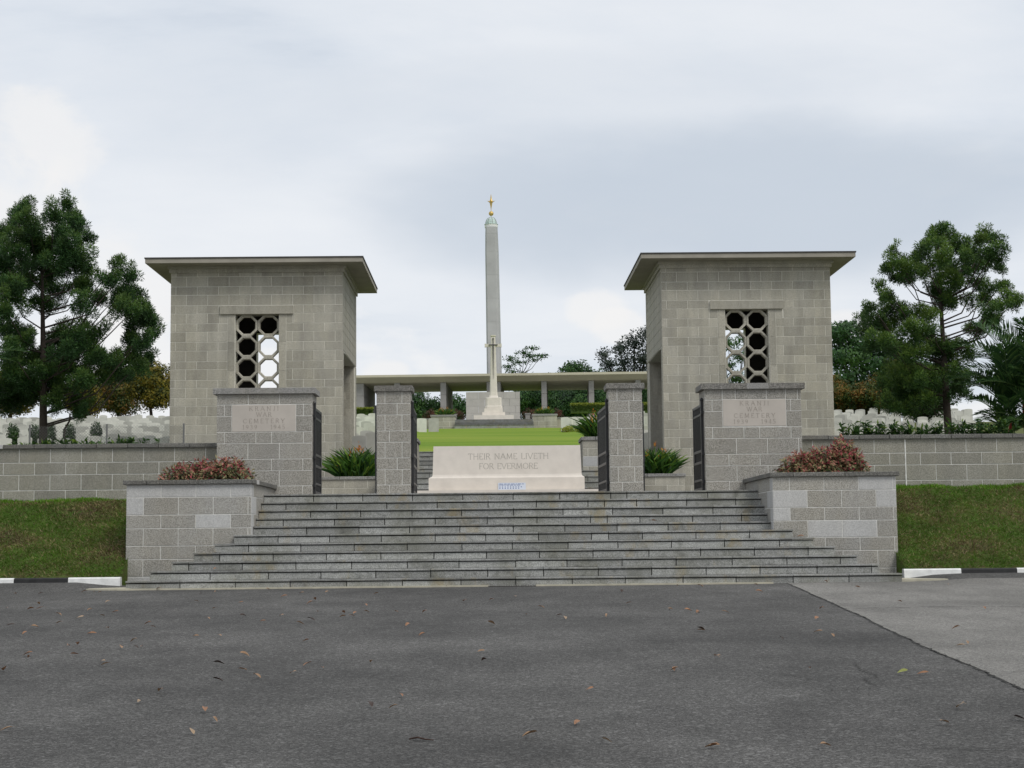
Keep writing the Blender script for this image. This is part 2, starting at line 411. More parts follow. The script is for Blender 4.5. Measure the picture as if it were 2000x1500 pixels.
CONIFER_A = [(-11.55, 40.04, 9.08, 0.23), (-12.14, 41.53, 9.11, 0.23), (-11.03, 38.79, 8.51, 0.26), (-12.32, 41.53, 8.77, 0.26), (-11.36, 39.36, 8.22, 0.31), (-11.11, 39.74, 8.33, 0.27), (-12.24, 41.11, 8.36, 0.23), (-11.05, 39.69, 8.05, 0.22), (-10.45, 40.17, 9.2, 0.2), (-10.27, 38.39, 8.51, 0.24), (-10.6, 40.86, 8.96, 0.28), (-10.14, 40.13, 8.77, 0.2), (-9.73, 39.42, 8.22, 0.16), (-10.49, 40.98, 8.7, 0.23), (-10.47, 39.33, 8.34, 0.27), (-10.06, 39.84, 8.16, 0.16), (-10.13, 38.76, 7.87, 0.31), (-10.69, 39.67, 8.04, 0.25), (-10.28, 38.99, 7.56, 0.35), (-9.93, 39.19, 7.54, 0.31), (-10.07, 40.85, 7.69, 0.25), (-11.23, 39.25, 7.7, 0.31), (-11.12, 39.95, 7.77, 0.31), (-12.24, 41.63, 7.74, 0.37), (-12.41, 41.57, 7.97, 0.28), (-11.11, 40.76, 7.63, 0.32), (-11.39, 40.14, 7.3, 0.27), (-11.35, 39.24, 6.8, 0.31), (-11.54, 38.85, 6.92, 0.31), (-11.19, 41.6, 7.3, 0.33), (-10.94, 40.05, 6.64, 0.27), (-11.54, 38.73, 6.37, 0.31), (-11.98, 40.37, 6.24, 0.27), (-10.36, 40.94, 7.24, 0.23), (-9.86, 40.38, 7.14, 0.27), (-9.96, 41.42, 7.02, 0.23), (-9.64, 38.43, 6.44, 0.26), (-9.11, 40.1, 7.6, 0.2), (-8.88, 39.86, 7.33, 0.22), (-8.88, 38.51, 7.06, 0.22), (-9.15, 40.48, 7.06, 0.27), (-9.03, 41.2, 7.08, 0.26), (-8.65, 40.3, 6.57, 0.25), (-8.68, 39.21, 6.41, 0.31), (-9.44, 41.16, 6.88, 0.23), (-8.4, 40.03, 6.25, 0.27), (-8.26, 40.03, 5.98, 0.2), (-8.78, 40.74, 6.26, 0.28), (-8.29, 39.11, 5.59, 0.24), (-8.93, 40.82, 5.85, 0.28), (-8.47, 40.4, 5.38, 0.2), (-8.98, 40.65, 5.46, 0.27), (-8.43, 39.38, 5.04, 0.2), (-10.14, 40.84, 6.1, 0.37), (-9.45, 39.15, 5.83, 0.26), (-10.01, 38.92, 5.63, 0.35), (-10.89, 40.93, 5.93, 0.28), (-10.18, 40.86, 5.64, 0.32), (-10.77, 40.85, 5.5, 0.37), (-11.53, 39.92, 5.99, 0.27), (-11.15, 39.41, 5.7, 0.22), (-11.38, 38.82, 5.41, 0.26), (-11.54, 40.33, 5.45, 0.36), (-11.85, 40.45, 5.23, 0.32), (-11.29, 40.73, 5.4, 0.32), (-11.68, 39.62, 4.78, 0.36), (-11.21, 39.51, 4.77, 0.36), (-10.93, 40.26, 4.98, 0.32), (-10.57, 40.6, 5.15, 0.37), (-10.28, 40.91, 5.18, 0.28), (-9.46, 39.24, 5.22, 0.27), (-9.28, 39.96, 5.25, 0.31), (-9.36, 40.74, 5.06, 0.28), (-9.52, 39.86, 4.88, 0.27), (-8.96, 40.16, 4.9, 0.23), (-9.71, 39.18, 4.72, 0.26), (-10.79, 40.27, 4.66, 0.32), (-11.33, 40.61, 4.56, 0.32), (-11.65, 40.45, 4.45, 0.36), (-11.99, 40.53, 4.46, 0.32), (-10.5, 40.22, 4.42, 0.23), (-10.54, 39.68, 4.24, 0.22), (-10.21, 40.32, 4.25, 0.27), (-9.91, 39.7, 4.01, 0.18)]
CONIFER_B = [(10.99, 39.19, 8.21, 0.2), (10.86, 39.31, 8.07, 0.24), (11.68, 41.07, 8.44, 0.23), (10.5, 38.61, 7.7, 0.23), (11.34, 40.34, 8.01, 0.28), (10.79, 40.78, 7.89, 0.22), (10.5, 38.94, 7.56, 0.19), (10.77, 38.49, 7.4, 0.27), (10.77, 39.23, 7.33, 0.22), (11.58, 40.54, 7.5, 0.24), (10.51, 40.21, 7.5, 0.32), (10.38, 38.81, 7.18, 0.21), (10.15, 39.77, 7.35, 0.24), (10.2, 40.58, 7.9, 0.18), (9.86, 39.74, 7.51, 0.22), (9.91, 40.45, 7.42, 0.16), (10.77, 41.59, 7.39, 0.25), (10.27, 40.62, 7.24, 0.2), (9.61, 39.63, 6.88, 0.16), (9.6, 38.94, 6.61, 0.19), (9.65, 39.48, 6.53, 0.16), (11.7, 40.04, 8.0, 0.24), (12.25, 41.33, 8.19, 0.21), (12.29, 40.94, 7.95, 0.25), (11.58, 39.38, 7.55, 0.28), (12.76, 41.44, 8.54, 0.21), (12.16, 39.9, 8.05, 0.2), (12.72, 40.66, 8.23, 0.2), (12.25, 38.66, 7.62, 0.17), (11.96, 38.66, 7.54, 0.23), (12.26, 38.99, 7.4, 0.23), (13.11, 41.31, 7.58, 0.19), (12.43, 40.61, 7.59, 0.24), (12.4, 41.19, 7.61, 0.25), (11.85, 40.49, 7.37, 0.24), (11.25, 39.68, 7.04, 0.32), (11.59, 40.06, 6.97, 0.24), (11.09, 40.32, 6.89, 0.28), (11.5, 41.23, 6.9, 0.33), (11.42, 39.79, 6.56, 0.24), (12.51, 41.33, 7.21, 0.25), (12.0, 40.38, 6.65, 0.2), (12.55, 41.1, 6.75, 0.25), (12.46, 39.99, 6.83, 0.2), (12.96, 40.65, 7.05, 0.2), (12.69, 39.45, 6.58, 0.2), (13.05, 40.07, 6.51, 0.24), (12.33, 39.1, 6.29, 0.23), (11.98, 38.76, 6.17, 0.23), (9.06, 38.54, 6.2, 0.19), (9.37, 40.6, 6.29, 0.2), (9.44, 39.87, 6.14, 0.24), (10.15, 41.24, 6.54, 0.25), (10.36, 41.07, 6.6, 0.25), (10.16, 39.65, 6.19, 0.2), (10.3, 41.36, 6.26, 0.29), (9.69, 40.25, 5.99, 0.28), (9.47, 40.72, 6.01, 0.24), (10.58, 39.72, 6.16, 0.28), (10.65, 39.12, 5.99, 0.27), (10.29, 39.11, 5.79, 0.27), (10.14, 39.18, 5.64, 0.27), (10.79, 40.26, 5.74, 0.28), (9.23, 39.06, 5.48, 0.27), (9.54, 38.85, 5.41, 0.31), (10.34, 40.77, 5.55, 0.29), (10.23, 39.13, 5.2, 0.31), (10.84, 39.89, 5.44, 0.32), (11.19, 39.97, 5.49, 0.28), (11.56, 40.28, 5.48, 0.24), (11.76, 40.01, 5.25, 0.24), (12.37, 41.17, 6.0, 0.25), (12.44, 40.69, 6.02, 0.24), (12.5, 40.21, 6.13, 0.24), (11.21, 40.24, 5.2, 0.28), (11.55, 40.01, 5.09, 0.24), (10.12, 40.81, 4.9, 0.33), (10.08, 39.55, 4.69, 0.36), (9.85, 40.27, 4.48, 0.32), (10.12, 40.07, 4.33, 0.36), (10.33, 39.27, 4.58, 0.35), (10.75, 39.66, 4.69, 0.32), (11.3, 40.74, 4.88, 0.24), (10.6, 40.35, 4.27, 0.32), (9.77, 39.51, 3.97, 0.28), (10.2, 39.8, 3.91, 0.28), (10.55, 39.44, 4.11, 0.24), (11.11, 40.42, 4.36, 0.24), (11.35, 39.36, 4.66, 0.24), (11.53, 39.3, 4.57, 0.24), (11.82, 40.62, 4.37, 0.2), (11.46, 39.93, 4.39, 0.2)]
LEAVES = [(-7.49, 26.04), (-7.05, 25.88), (-6.46, 23.63), (-6.17, 22.63), (-6.69, 22.87), (-6.25, 22.45), (-5.39, 22.2), (-4.99, 21.23), (-4.95, 21.76), (-5.58, 21.37), (-5.16, 20.74), (-5.24, 20.08), (-5.77, 19.89), (-5.36, 19.47), (-5.24, 18.61), (-4.47, 18.52), (-4.46, 19.23), (-4.11, 19.78), (-3.93, 19.26), (-6.49, 26.36), (-6.34, 26.38), (-6.19, 26.13), (-5.41, 26.86), (-4.5, 25.6), (-4.24, 23.77), (-4.34, 25.96), (-4.25, 26.95), (-3.74, 22.28), (-3.57, 23.52), (-3.59, 26.51), (-3.09, 24.55), (-2.94, 25.55), (-2.56, 23.89), (-2.54, 23.08), (-2.56, 25.62), (-2.27, 21.51), (-2.67, 20.97), (-3.14, 20.89), (-3.51, 20.52), (-2.78, 20.07), (-2.2, 20.13), (-2.26, 19.52), (-1.91, 21.28), (-1.75, 20.7), (-1.76, 21.23), (-1.86, 20.55), (-5.53, 23.82), (-3.23, 18.07), (-2.97, 18.08), (-3.78, 17.49), (-3.76, 16.82), (-3.61, 16.82), (-3.58, 16.95), (-4.35, 17.04), (-4.3, 17.2), (-4.07, 16.19), (-4.52, 16.17), (-4.43, 15.88), (-4.35, 14.82), (-3.53, 15.16), (-3.64, 15.52), (-2.37, 15.87), (-2.48, 15.08), (-2.2, 14.64), (-1.99, 14.04), (-2.27, 13.75), (-1.72, 14.3), (-1.67, 14.97), (-1.51, 14.74), (-1.95, 17.32), (-2.62, 13.11), (-2.65, 12.48), (-2.06, 11.93), (-1.9, 11.4), (-1.96, 10.86), (-3.23, 11.09), (-1.51, 26.43), (-1.76, 25.02), (-1.72, 22.58), (-1.24, 21.42), (-1.62, 21.36), (-0.87, 21.16), (-0.39, 23.22), (-0.01, 23.42), (0.34, 24.2), (-0.74, 26.92), (0.65, 21.81), (0.83, 20.49), (0.88, 19.91), (1.4, 20.22), (1.97, 25.0), (1.86, 22.43), (2.29, 21.23), (2.49, 20.96), (2.57, 20.65), (2.29, 18.12), (-0.98, 19.16), (-0.76, 17.83), (-0.01, 19.25), (0.43, 20.66), (-0.11, 16.05), (-0.08, 15.12), (-1.11, 15.14), (-0.7, 12.69), (-0.89, 12.1), (-0.72, 11.97), (0.75, 12.88), (1.56, 14.24), (0.56, 11.1), (0.23, 10.54), (0.7, 10.27), (1.32, 10.03), (3.31, 26.12), (2.96, 26.27), (2.07, 15.27), (3.32, 26.11), (4.24, 26.43), (3.99, 24.58), (5.45, 26.86), (5.64, 25.39), (5.47, 22.09), (4.2, 21.02), (3.83, 19.46), (2.92, 20.63), (2.57, 20.65), (2.3, 21.26), (2.29, 18.12), (3.51, 17.79), (3.56, 17.26), (2.97, 16.95), (2.07, 15.27), (2.73, 14.23), (3.58, 13.76), (5.04, 17.93), (4.68, 16.26), (4.55, 16.04), (6.21, 20.76), (1.56, 14.22), (3.29, 11.65), (2.97, 10.9), (3.52, 11.06), (2.0, 9.99), (1.33, 10.03), (7.19, 25.91)]
# ------------------------------------------------------------------ ground
AX = 0.38                                   # axis of the gateway
def road_z(x, y):
    z = 0.03 - 0.032*(27-y)
    s = min(max((abs(x-AX)-6.5)/.9, 0), 1)*min(max((y-26.2)/1.6, 0), 1)
    return z + .085*s*s*(3-2*s)
def side_z(y):
    return float(np.interp(y, [32.3, 41.8, 60, 85, 110, 150, 240, 900], [2.50, 2.55, 4.2, 6.75, 8.5, 11.1, 12.6, 14]))
def lawn_z(y):
    return float(np.interp(y, [55, 56, 90, 145, 152, 155, 240, 900], [3.80, 3.86, 6.55, 10.85, 11.0, 11.7, 12.6, 14]))
def grid_mesh(xs, ys, fz, mat, name):
    v = [(x, y, fz(x, y)) for y in ys for x in xs]; n = len(xs)
    f = [(j*n+i, j*n+i+1, (j+1)*n+i+1, (j+1)*n+i) for j in range(len(ys)-1) for i in range(n-1)]
    me = bpy.data.meshes.new(name); me.from_pydata(v, [], f); me.materials.append(mat)
    me.polygons.foreach_set('use_smooth', [True]*len(f)); me.update()
    return me
g = link('ground', grid_mesh([-900, 900], [-900, 1200], lambda x, y: -3.2, M['bank'], 'ground'), mat=M['bank']); tag(g, kind='structure')
rx = sorted(set(list(np.linspace(-60, 60, 25)) + list(np.linspace(-12, 12.5, 50))))
ry = sorted(set(list(np.linspace(-60, 24, 22)) + list(np.linspace(24, 28.1, 18))))
road = link('asphalt_forecourt', grid_mesh(rx, ry, road_z, M['asphalt'], 'road')); tag(road, kind='structure')
# the paler, newer asphalt on the right, one thin layer above
def seam_x(y):
    return 4.10 + .0525*(y-12.81) - .05*math.exp(-((y-16.5)/2.2)**2) + .010*math.sin(y*2.3) + .006*math.sin(y*7.1+1)
pv = []; pf = []
pys = list(np.linspace(-30, 8, 12)) + list(np.linspace(8.3, 27.0, 90))
pxs = [0, .15, .5, 1.0, 1.5, 2.0, 2.5, 3, 3.5, 4, 5, 6, 8, 12, 25]
for y in pys:
    sx = seam_x(y)
    for k in pxs: pv.append((sx+k, y, road_z(sx+k, y)+.006))
for j in range(len(pys)-1):
    for i in range(len(pxs)-1):
        a = j*len(pxs)+i; pf.append((a, a+1, a+1+len(pxs), a+len(pxs)))
me = bpy.data.meshes.new('patch'); me.from_pydata(pv, [], pf); me.materials.append(M['patch']); me.update()
patch = link('pale_asphalt_area', me); tag(patch, kind='structure')
# cracks: narrow wandering strips of dark filler
def crack(pts, w, parent, wob=.012, step=.05, lift=.011):
    a = Acc(); P = []
    for (x0, y0), (x1, y1) in zip(pts[:-1], pts[1:]):
        n = max(2, int(math.hypot(x1-x0, y1-y0)/step))
        for i in range(n): P.append((x0+(x1-x0)*i/n, y0+(y1-y0)*i/n))
    P.append(pts[-1])
    vs = []; fs = []
    for i, (x, y) in enumerate(P):
        x2, y2 = P[min(i+1, len(P)-1)]; x1, y1 = P[max(i-1, 0)]
        dx, dy = x2-x1, y2-y1; q = math.hypot(dx, dy) or 1
        o = random.gauss(0, wob); ww = w*random.uniform(.35, 1.2)
        for sg in (-1, 1):
            X = x + (-dy/q)*(o+sg*ww); Y = y + (dx/q)*(o+sg*ww); vs.append((X, Y, road_z(X, Y)+lift))
    for i in range(len(P)-1): fs.append((2*i, 2*i+1, 2*i+3, 2*i+2))
    a.add(vs, fs); return a.build('crack', parent, M['dark'])
crack([(seam_x(y)-.012, y) for y in np.linspace(8.5, 26.6, 40)], .009, road)
crack([(4.62, 21.15), (5.6, 21.35), (6.9, 21.16), (8.5, 21.3)], .012, patch)
crack([(3.22, 14.7), (3.14, 14.2), (3.2, 13.8), (3.02, 13.4), (3.06, 13.0), (2.55, 12.75)], .007, road, .02)
crack([(2.4, 13.95), (2.62, 13.6), (2.5, 13.3)], .005, road, .02)
crack([(2.6, 9.95), (3.3, 9.8), (3.5, 9.95)], .006, road, .02)
# cream concrete strip along the foot of the steps
a = Acc()
for x0, x1 in ((-6.1, -.06), (.72, 4.6)): a.box(x0, x1, 26.90, 27.05, -.02, .052)
a.box(6.66, 7.5, 27.02, 27.9, .0, .075); a.prism([(-6.6, .0), (-5.9, .0), (-5.9, .06), (-6.6, .06)], 26.92, 27.7)
tag(a.build('concrete_strip', None, M['cream']), kind='structure')
# black and white kerbs with the rough grass bank behind
def kerb(x0, x1, pattern, lab):
    t = thing('kerb', lab, 'kerb', (x0, 27.9, 0), group='painted kerbs at the foot of the grass banks')
    x = 0; L = x1-x0
    for ln, c in pattern:
        ln = min(ln, L-x)
        if ln <= 0: break
        a = Acc(); z0 = .0; z1 = .225
        a.prism([(0, 0), (0, 1), (1, 1), (1, 0)], 0, 1)
        vs = [(x+.003, 0, z0), (x+.003, .02, z1-.02), (x+.003, .045, z1), (x+.003, .15, z1), (x+.003, .15, z0)]
        a = Acc(); n = 5
        a.add([Vector(q) for q in vs]+[Vector((x+ln-.003, q[1], q[2])) for q in vs], [tuple(range(n)), tuple(range(2*n-1, n-1, -1))]+[(i, n+i, n+(i+1) % n, (i+1) % n) for i in range(n)])
        a.build('kerb_stone', t, M['whitep'] if c == 'w' else M['blackp']); x += ln
    return t
kerb(-22.62, -6.27, [(.91, 'b'), (.91, 'w')]*8 + [(.91, 'b'), (.88, 'w')], 'black and white painted kerb below the grass bank beside the planter of two clumped bushes')
kerb(7.0, 23, [(.98, 'w'), (.95, 'b')]*9, 'black and white painted kerb below the grass bank beside the planter of one large bush')
def bank_z(x, y, top):
    z = float(np.interp(y, [28.0, 28.12, 28.5, 30.0, 31.35, 31.75, 32.4], [.19, .245, .42, 1.0, top-.06, top-.015, top]))
    return z + .02*math.sin(x*3.1+y*2)+.015*math.sin(x*7.3-y*4.1)
def bank(name, x0, x1, top):
    o = link(name, grid_mesh([x0-.002]+list(np.linspace(x0, x1, 100))+[x1+.002], list(np.linspace(28.0, 32.3, 50)), lambda x, y: bank_z(x, y, top) if x0-.001 < x < x1+.001 else -.3, M['bank'], 'bank'))
    tag(o, kind='structure')
    return o
bank('grass_bank', -24, -6.33, 1.63); bank('grass_bank', 7.08, 25, 1.735)
G1 = leafmat('grass_green', (.085, .165, .018), .3, .3, 2); G2 = leafmat('grass_olive', (.125, .155, .030), .3, .3, 2); G3 = leafmat('grass_straw', (.26, .21, .10), .3, .2, 2); G4 = leafmat('grass_bright', (.13, .27, .018), .25, .3, 2); G5 = leafmat('grass_brown', (.115, .075, .042), .3, .2, 2)
def bank_grass(x0, x1, top, n):
    x = rng.uniform(x0, x1, n); y = 28.08 + (32.2-28.08)*rng.uniform(0, 1, n)
    edge = rng.uniform(0, 1, n) < .08
    y[edge] = rng.uniform(31.5, 32.2, edge.sum())
    z = np.array([bank_z(a, b, top) for a, b in zip(x, y)])-.01
    C = np.stack([x, y, z], 1)
    D = rng.normal(size=(n, 3))*[.85, .75, .3] + [0, -.35, .55]
    s = rng.uniform(.6, 1.3, n)
    V = leaf_quads(C, D, rdirs(n), .075*s, .011*s)
    pat = np.sin(x*2.9+1.7*np.sin(y*2.3))+np.sin(y*3.7+x*1.3) + rng.normal(size=n)*.9
    mi = np.where(pat > .1, 0, np.where(pat > -.9, 1, np.where(pat > -1.7, 2, 4)))
    mi = np.where((y > 31.45+.08*np.sin(x*5)), np.where(rng.uniform(size=n) < .8, 3, 0), mi)
    mi = np.where((rng.uniform(size=n) < .07), 2, mi)
    o = np_quads('bank_grass', V, [G1, G2, G3, G4, G5], mi, kind='stuff')
    tag(o, 'rough green and straw turf covering the sloping bank', 'grass')
bank_grass(-13.6, -6.33, 1.63, 88000); bank_grass(7.09, 14.6, 1.735, 90000)
for xa, xb, tp in ((-24, -13.6, 1.63), (14.6, 25, 1.735)): bank_grass(xa, xb, tp, 30000)

# hill: lawn in the middle, cemetery ground at the sides (left out where the gate court stands)
def hill_z(x, y):
    c = min(max((abs(x-AX)-5.2)/1.5, 0), 1); c = c*c*(3-2*c)
    return side_z(y)*c + lawn_z(max(y, 56))*(1-c) if y >= 56 else side_z(y)
ys = list(np.linspace(56, 156, 51)) + [170, 190, 215, 240, 300, 400, 600, 900]
xs = sorted(set([-700, -300, -150, -80, -50, -40] + list(np.linspace(-34, 34, 69)) + [40, 50, 80, 150, 300, 700]))
tag(link('lawn', grid_mesh(xs, ys, hill_z, M['lawn'], 'lawn')), kind='structure')
for xa, xb in ((-700, -9.3), (10.0, 700)):
    tag(link('cemetery_ground', grid_mesh([xa, xb], [32.45, 41.8, 48, 56.1], lambda x, y: side_z(y), M['cemetery'], 'side')), kind='structure')
for xa, xb in ((-40, -8.3), (9.2, 40)):
    tag(link('cemetery_ground', grid_mesh(list(np.linspace(xa, xb, 20)), list(np.linspace(56, 100, 30)), lambda x, y: hill_z(x, y)+.02, M['cemetery'], 'side')), kind='structure')
# gate court paving with a raised landing towards the lawn
a = Acc(); a.box(-5.3, 6.05, 30.90, 32.5, .6, 1.655); a.box(-9.4, 10.1, 32.56, 56.0, .6, 1.655)
tag(a.build('court_paving', None, M['paving']), kind='structure')
a = Acc()
for xa, xb in ((-9.35, -3.0), (3.76, 10.05)): a.prism([(xa, 1.0), (xb, 1.0), (xb, 2.55), (xa, 2.55)], 51.9, 56.2)
tag(a.build('earth_terrace', None, M['cemetery']), kind='structure')

# ------------------------------------------------------------------ masonry
def masonry(parent, x0, x1, courses, y, joints, mat, openings=(), proud=.0025, gap=.0125, depth=.05, choose=None, name='block', mirror=False):
    """block faces in the plane y (facing -y), in the parent's coordinates.  joints(i) gives the x of the upright joints of course i"""
    out = []
    for i, (z0, z1) in enumerate(courses):
        js = [x0] + sorted(j for j in joints(i) if x0+.04 < j < x1-.04) + [x1]
        for a_, b_ in zip(js[:-1], js[1:]):
            segs = [(a_, b_, z0, z1)]
            for ox0, ox1, oz0, oz1 in openings:
                nx = []
                for (p, q, s, t) in segs:
                    if q <= ox0+.002 or p >= ox1-.002 or t <= oz0+.002 or s >= oz1-.002: nx.append((p, q, s, t)); continue
                    if p < ox0-.03: nx.append((p, ox0, s, t))
                    if q > ox1+.03: nx.append((ox1, q, s, t))
                    pi, qi = max(p, ox0), min(q, ox1)
                    if qi-pi > .03:
                        if s < oz0-.03: nx.append((pi, qi, s, oz0))
                        if t > oz1+.03: nx.append((pi, qi, oz1, t))
                segs = nx
            for (p, q, s, t) in segs:
                g2 = gap/2
                w, h = q-p-gap, t-s-gap
                if w < .02 or h < .02: continue
                m2 = choose(i, (p+q)/2, (s+t)/2) if choose else mat
                me = box_mesh(w, depth+proud, h, .004)
                out.append(link(name, me, parent, (p+g2, y-proud+random.uniform(-.001, .001), s+g2), m2 or mat))
    return out
def run(x0, off, step=.607):
    return [x0 + off + step*k for k in range(-2, 60)]

# ---- entrance steps
SX0, SX1 = [-5.98, -5.66, -5.36, -5.06, -4.77, -4.48], [6.74, 6.45, 6.16, 5.86, 5.57, 5.27]
steps = thing('entrance_steps', 'wide flight of grey granite steps rising from the forecourt to the gates', 'steps', (0, 27, 0))
ST_Z = [.174+.149*k for k in range(11)]
for k in range(11):
    y = .33*k; zt = ST_Z[k]; zb = ST_Z[k-1] if k else -.02
    x0, x1 = (SX0[k], SX1[k]) if k < 6 else (-4.19, 4.95)
    yb = (28.745-27) if k < 6 else 4.2
    box('core', steps, x0+.02, x1-.02, y+.02, yb if k < 6 else 4.0, -.1, zt-.034, M['dark'])
    step = .912; off = (0 if k % 2 == 0 else step/2)
    js = [x0] + [x for x in (AX+off+step*q+random.uniform(-.03, .03) for q in range(-9, 9)) if x0+.12 < x < x1-.12] + [x1]
    if k in (10, 7, 5, 9): js = sorted(js + [js[7]+.3])
    for p, q in zip(js[:-1], js[1:]):
        me = box_mesh(round(q-p-.014, 3), .06, round(zt-.046-zb-.002, 3), .003)
        link('riser_stone', me, steps, (p+.007, y+random.uniform(-.004, .004), zb+.002), M['riser'])
        dpt = .37 if k < 10 else .62
        me = box_mesh(round(q-p-.005, 2), dpt, .030, .005)
        link('tread_stone', me, steps, (p+.003, y-.022+random.uniform(-.003, .003), zt-.030+random.uniform(-.002, .002)), M['tread'])

# ---- planters beside the steps
def planter(name, x0, x1, inner, zc, lab, cat, courses, white, par=1):
    t = thing(name, lab, cat, ((x0+x1)/2, 28.75, .0), group='granite planters flanking the entrance steps')
    hx = (x1-x0)/2; D = 3.0
    ztop = zc-.075
    core = Acc(); core.box(-hx+.004, hx-.004, .004, .25, -.05, ztop-.002)
    xi = (hx-.25, hx-.004) if inner > 0 else (-hx+.004, -hx+.25)
    core.box(xi[0], xi[1], .25, D, -.05, ztop-.002)
    xo = (-hx+.004, -hx+.25) if inner > 0 else (hx-.25, hx-.004)
    core.box(xo[0], xo[1], .25, D, -.05, ztop-.002)
    core.build('core', t, M['mortar'])
    masonry(t, -hx, hx, courses, .0, lambda i: run(-hx, .303 if i % 2 == par else .607), M['planter'], choose=white)
    # the inner face, turned towards the steps
    side = thing_part('inner_face', t, (hx if inner > 0 else -hx, 0, 0), PI/2 if inner > 0 else -PI/2)
    masonry(side, *( (.0, D) if inner > 0 else (-D, .0)), courses, 0, lambda i: run(0 if inner > 0 else -D, .607 if i % 2 else .303), M['planter'], choose=lambda i, x, z: M['white'] if abs(x) < .45 or i == 0 else None)
    # coping stones
    cp = .055
    js = [-hx-cp] + [-hx + .36+.91*k for k in range(0, 4) if -hx+.36+.91*k < hx-.2] + [hx+cp]
    for p, q in zip(js[:-1], js[1:]):
        link('coping_stone', box_mesh(q-p-.008, .36, .075, .006), t, (p+.004, -cp, ztop+.001), M['coping'])
    xa = hx-.30 if inner > 0 else -hx-cp
    yy = .36-cp+.008; first = True
    for ln in (.30, .95, .95, .6):
        mt = M['white'] if (first and inner > 0) else M['coping']; first = False
        link('coping_stone', box_mesh(.30+cp, ln-.008, .075, .006), t, (xa, yy, ztop), mt); yy += ln
    xo_ = -hx-cp if inner > 0 else hx-.30
    link('coping_stone', box_mesh(.30+cp, 2.6, .075, .006), t, (xo_, .36-cp+.008, ztop), M['coping'])
    s = Acc(); s.box(-hx+.26, hx-.26, .26, D, ztop-.3, ztop-.03); s.build('soil', t, M['soil'])
    return t
def thing_part(name, parent, loc, rz):
    o = bpy.data.objects.new(name, None); COL.objects.link(o); o.parent = parent; o.location = loc; o.rotation_euler = (0, 0, rz); o.empty_display_size = .1
    return o
CL = [(-.02, .212), (.212, .511), (.511, .742), (.742, 1.047), (1.047, 1.281), (1.281, 1.587), (1.587, 1.808)]
CR = [(-.02, .235), (.235, .545), (.545, .775), (.775, 1.072), (1.072, 1.30), (1.30, 1.60), (1.60, 1.838)]
def whiteL(i, x, z):
    if i == 6: return M['white']
    if i == 5 and x < -.75: return M['white']
    if i == 4 and .15 < x < .75: return M['white']
    if i == 0: return M['white']
def whiteR(i, x, z):
    if i == 6 and x > .45: return M['white']
    if i == 5 and (x < -.4 or x > .8): return M['white']
    if i == 4 and x < -.75: return M['white']
    if i == 3 and -.5 < x < .75: return M['white']
planter('stone_planter', -6.37, -4.19, 1, 1.885, 'granite planter at the left of the steps whose top course is all pale new stone', 'planter', CL, whiteL)
planter('stone_planter', 4.94, 7.12, -1, 1.915, 'granite planter at the right of the steps patched with scattered pale stones', 'planter', CR, whiteR, 0)

# ---- lettering: a small stroke alphabet with serifs
GL = {
 'A': (.86, [[(0, 0), (.43, 1), (.86, 0)], [(.17, .36), (.69, .36)]]), 'C': (.85, [[(.82, .83), (.62, .98), (.38, .97), (.12, .77), (.04, .5), (.12, .22), (.38, .02), (.62, .02), (.83, .17)]]),
 'E': (.6, [[(.08, 0), (.08, 1)], [(.08, 1), (.58, 1), (.58, .88)], [(.08, .52), (.46, .52)], [(.08, 0), (.6, 0), (.6, .13)]]), 'F': (.56, [[(.08, 0), (.08, 1)], [(.08, 1), (.56, 1), (.56, .88)], [(.08, .52), (.44, .52)]]),
 'H': (.86, [[(.08, 0), (.08, 1)], [(.78, 0), (.78, 1)], [(.08, .52), (.78, .52)]]), 'I': (.2, [[(.1, 0), (.1, 1)]]), 'J': (.4, [[(.3, 1), (.3, .2), (.2, .02), (.03, -.03)]]),
 'K': (.76, [[(.08, 0), (.08, 1)], [(.68, 1), (.1, .47)], [(.26, .6), (.76, 0)]]), 'L': (.58, [[(.08, 1), (.08, 0), (.58, 0), (.58, .13)]]), 'M': (1.05, [[(.1, 0), (.16, 1), (.52, .12), (.89, 1), (.97, 0)]]),
 'N': (.86, [[(.08, 0), (.08, 1), (.78, 0), (.78, 1)]]), 'O': (.95, [[(.475, 1), (.2, .9), (.05, .62), (.05, .38), (.2, .1), (.475, 0), (.75, .1), (.9, .38), (.9, .62), (.75, .9), (.475, 1)]]),
 'R': (.72, [[(.08, 0), (.08, 1), (.4, 1), (.58, .88), (.58, .65), (.42, .5), (.08, .5)], [(.36, .5), (.72, 0)]]), 'T': (.74, [[(.37, 0), (.37, 1)], [(.02, .87), (.02, 1), (.72, 1), (.72, .87)]]),
 'V': (.84, [[(0, 1), (.42, 0), (.84, 1)]]), 'W': (1.2, [[(0, 1), (.31, 0), (.6, .95), (.89, 0), (1.2, 1)]]), 'Y': (.78, [[(0, 1), (.39, .48), (.78, 1)], [(.39, .48), (.39, 0)]]),
 '1': (.3, [[(.02, .82), (.17, 1), (.17, 0)]]), '3': (.52, [[(.03, .92), (.25, 1), (.46, .86), (.43, .64), (.2, .54), (.46, .42), (.5, .18), (.28, 0), (.02, .07)]]), '4': (.6, [[(.44, 0), (.44, 1), (.02, .32), (.6, .32)]]),
 '5': (.54, [[(.48, 1), (.12, 1), (.09, .56), (.34, .58), (.5, .4), (.46, .12), (.24, 0), (.02, .06)]]), '9': (.56, [[(.5, .68), (.4, .46), (.2, .44), (.05, .6), (.08, .86), (.28, 1), (.46, .9), (.52, .66), (.44, .26), (.14, 0)]]),
 '-': (.4, [[(.05, .48), (.35, .48)]]), ' ': (.42, [])}
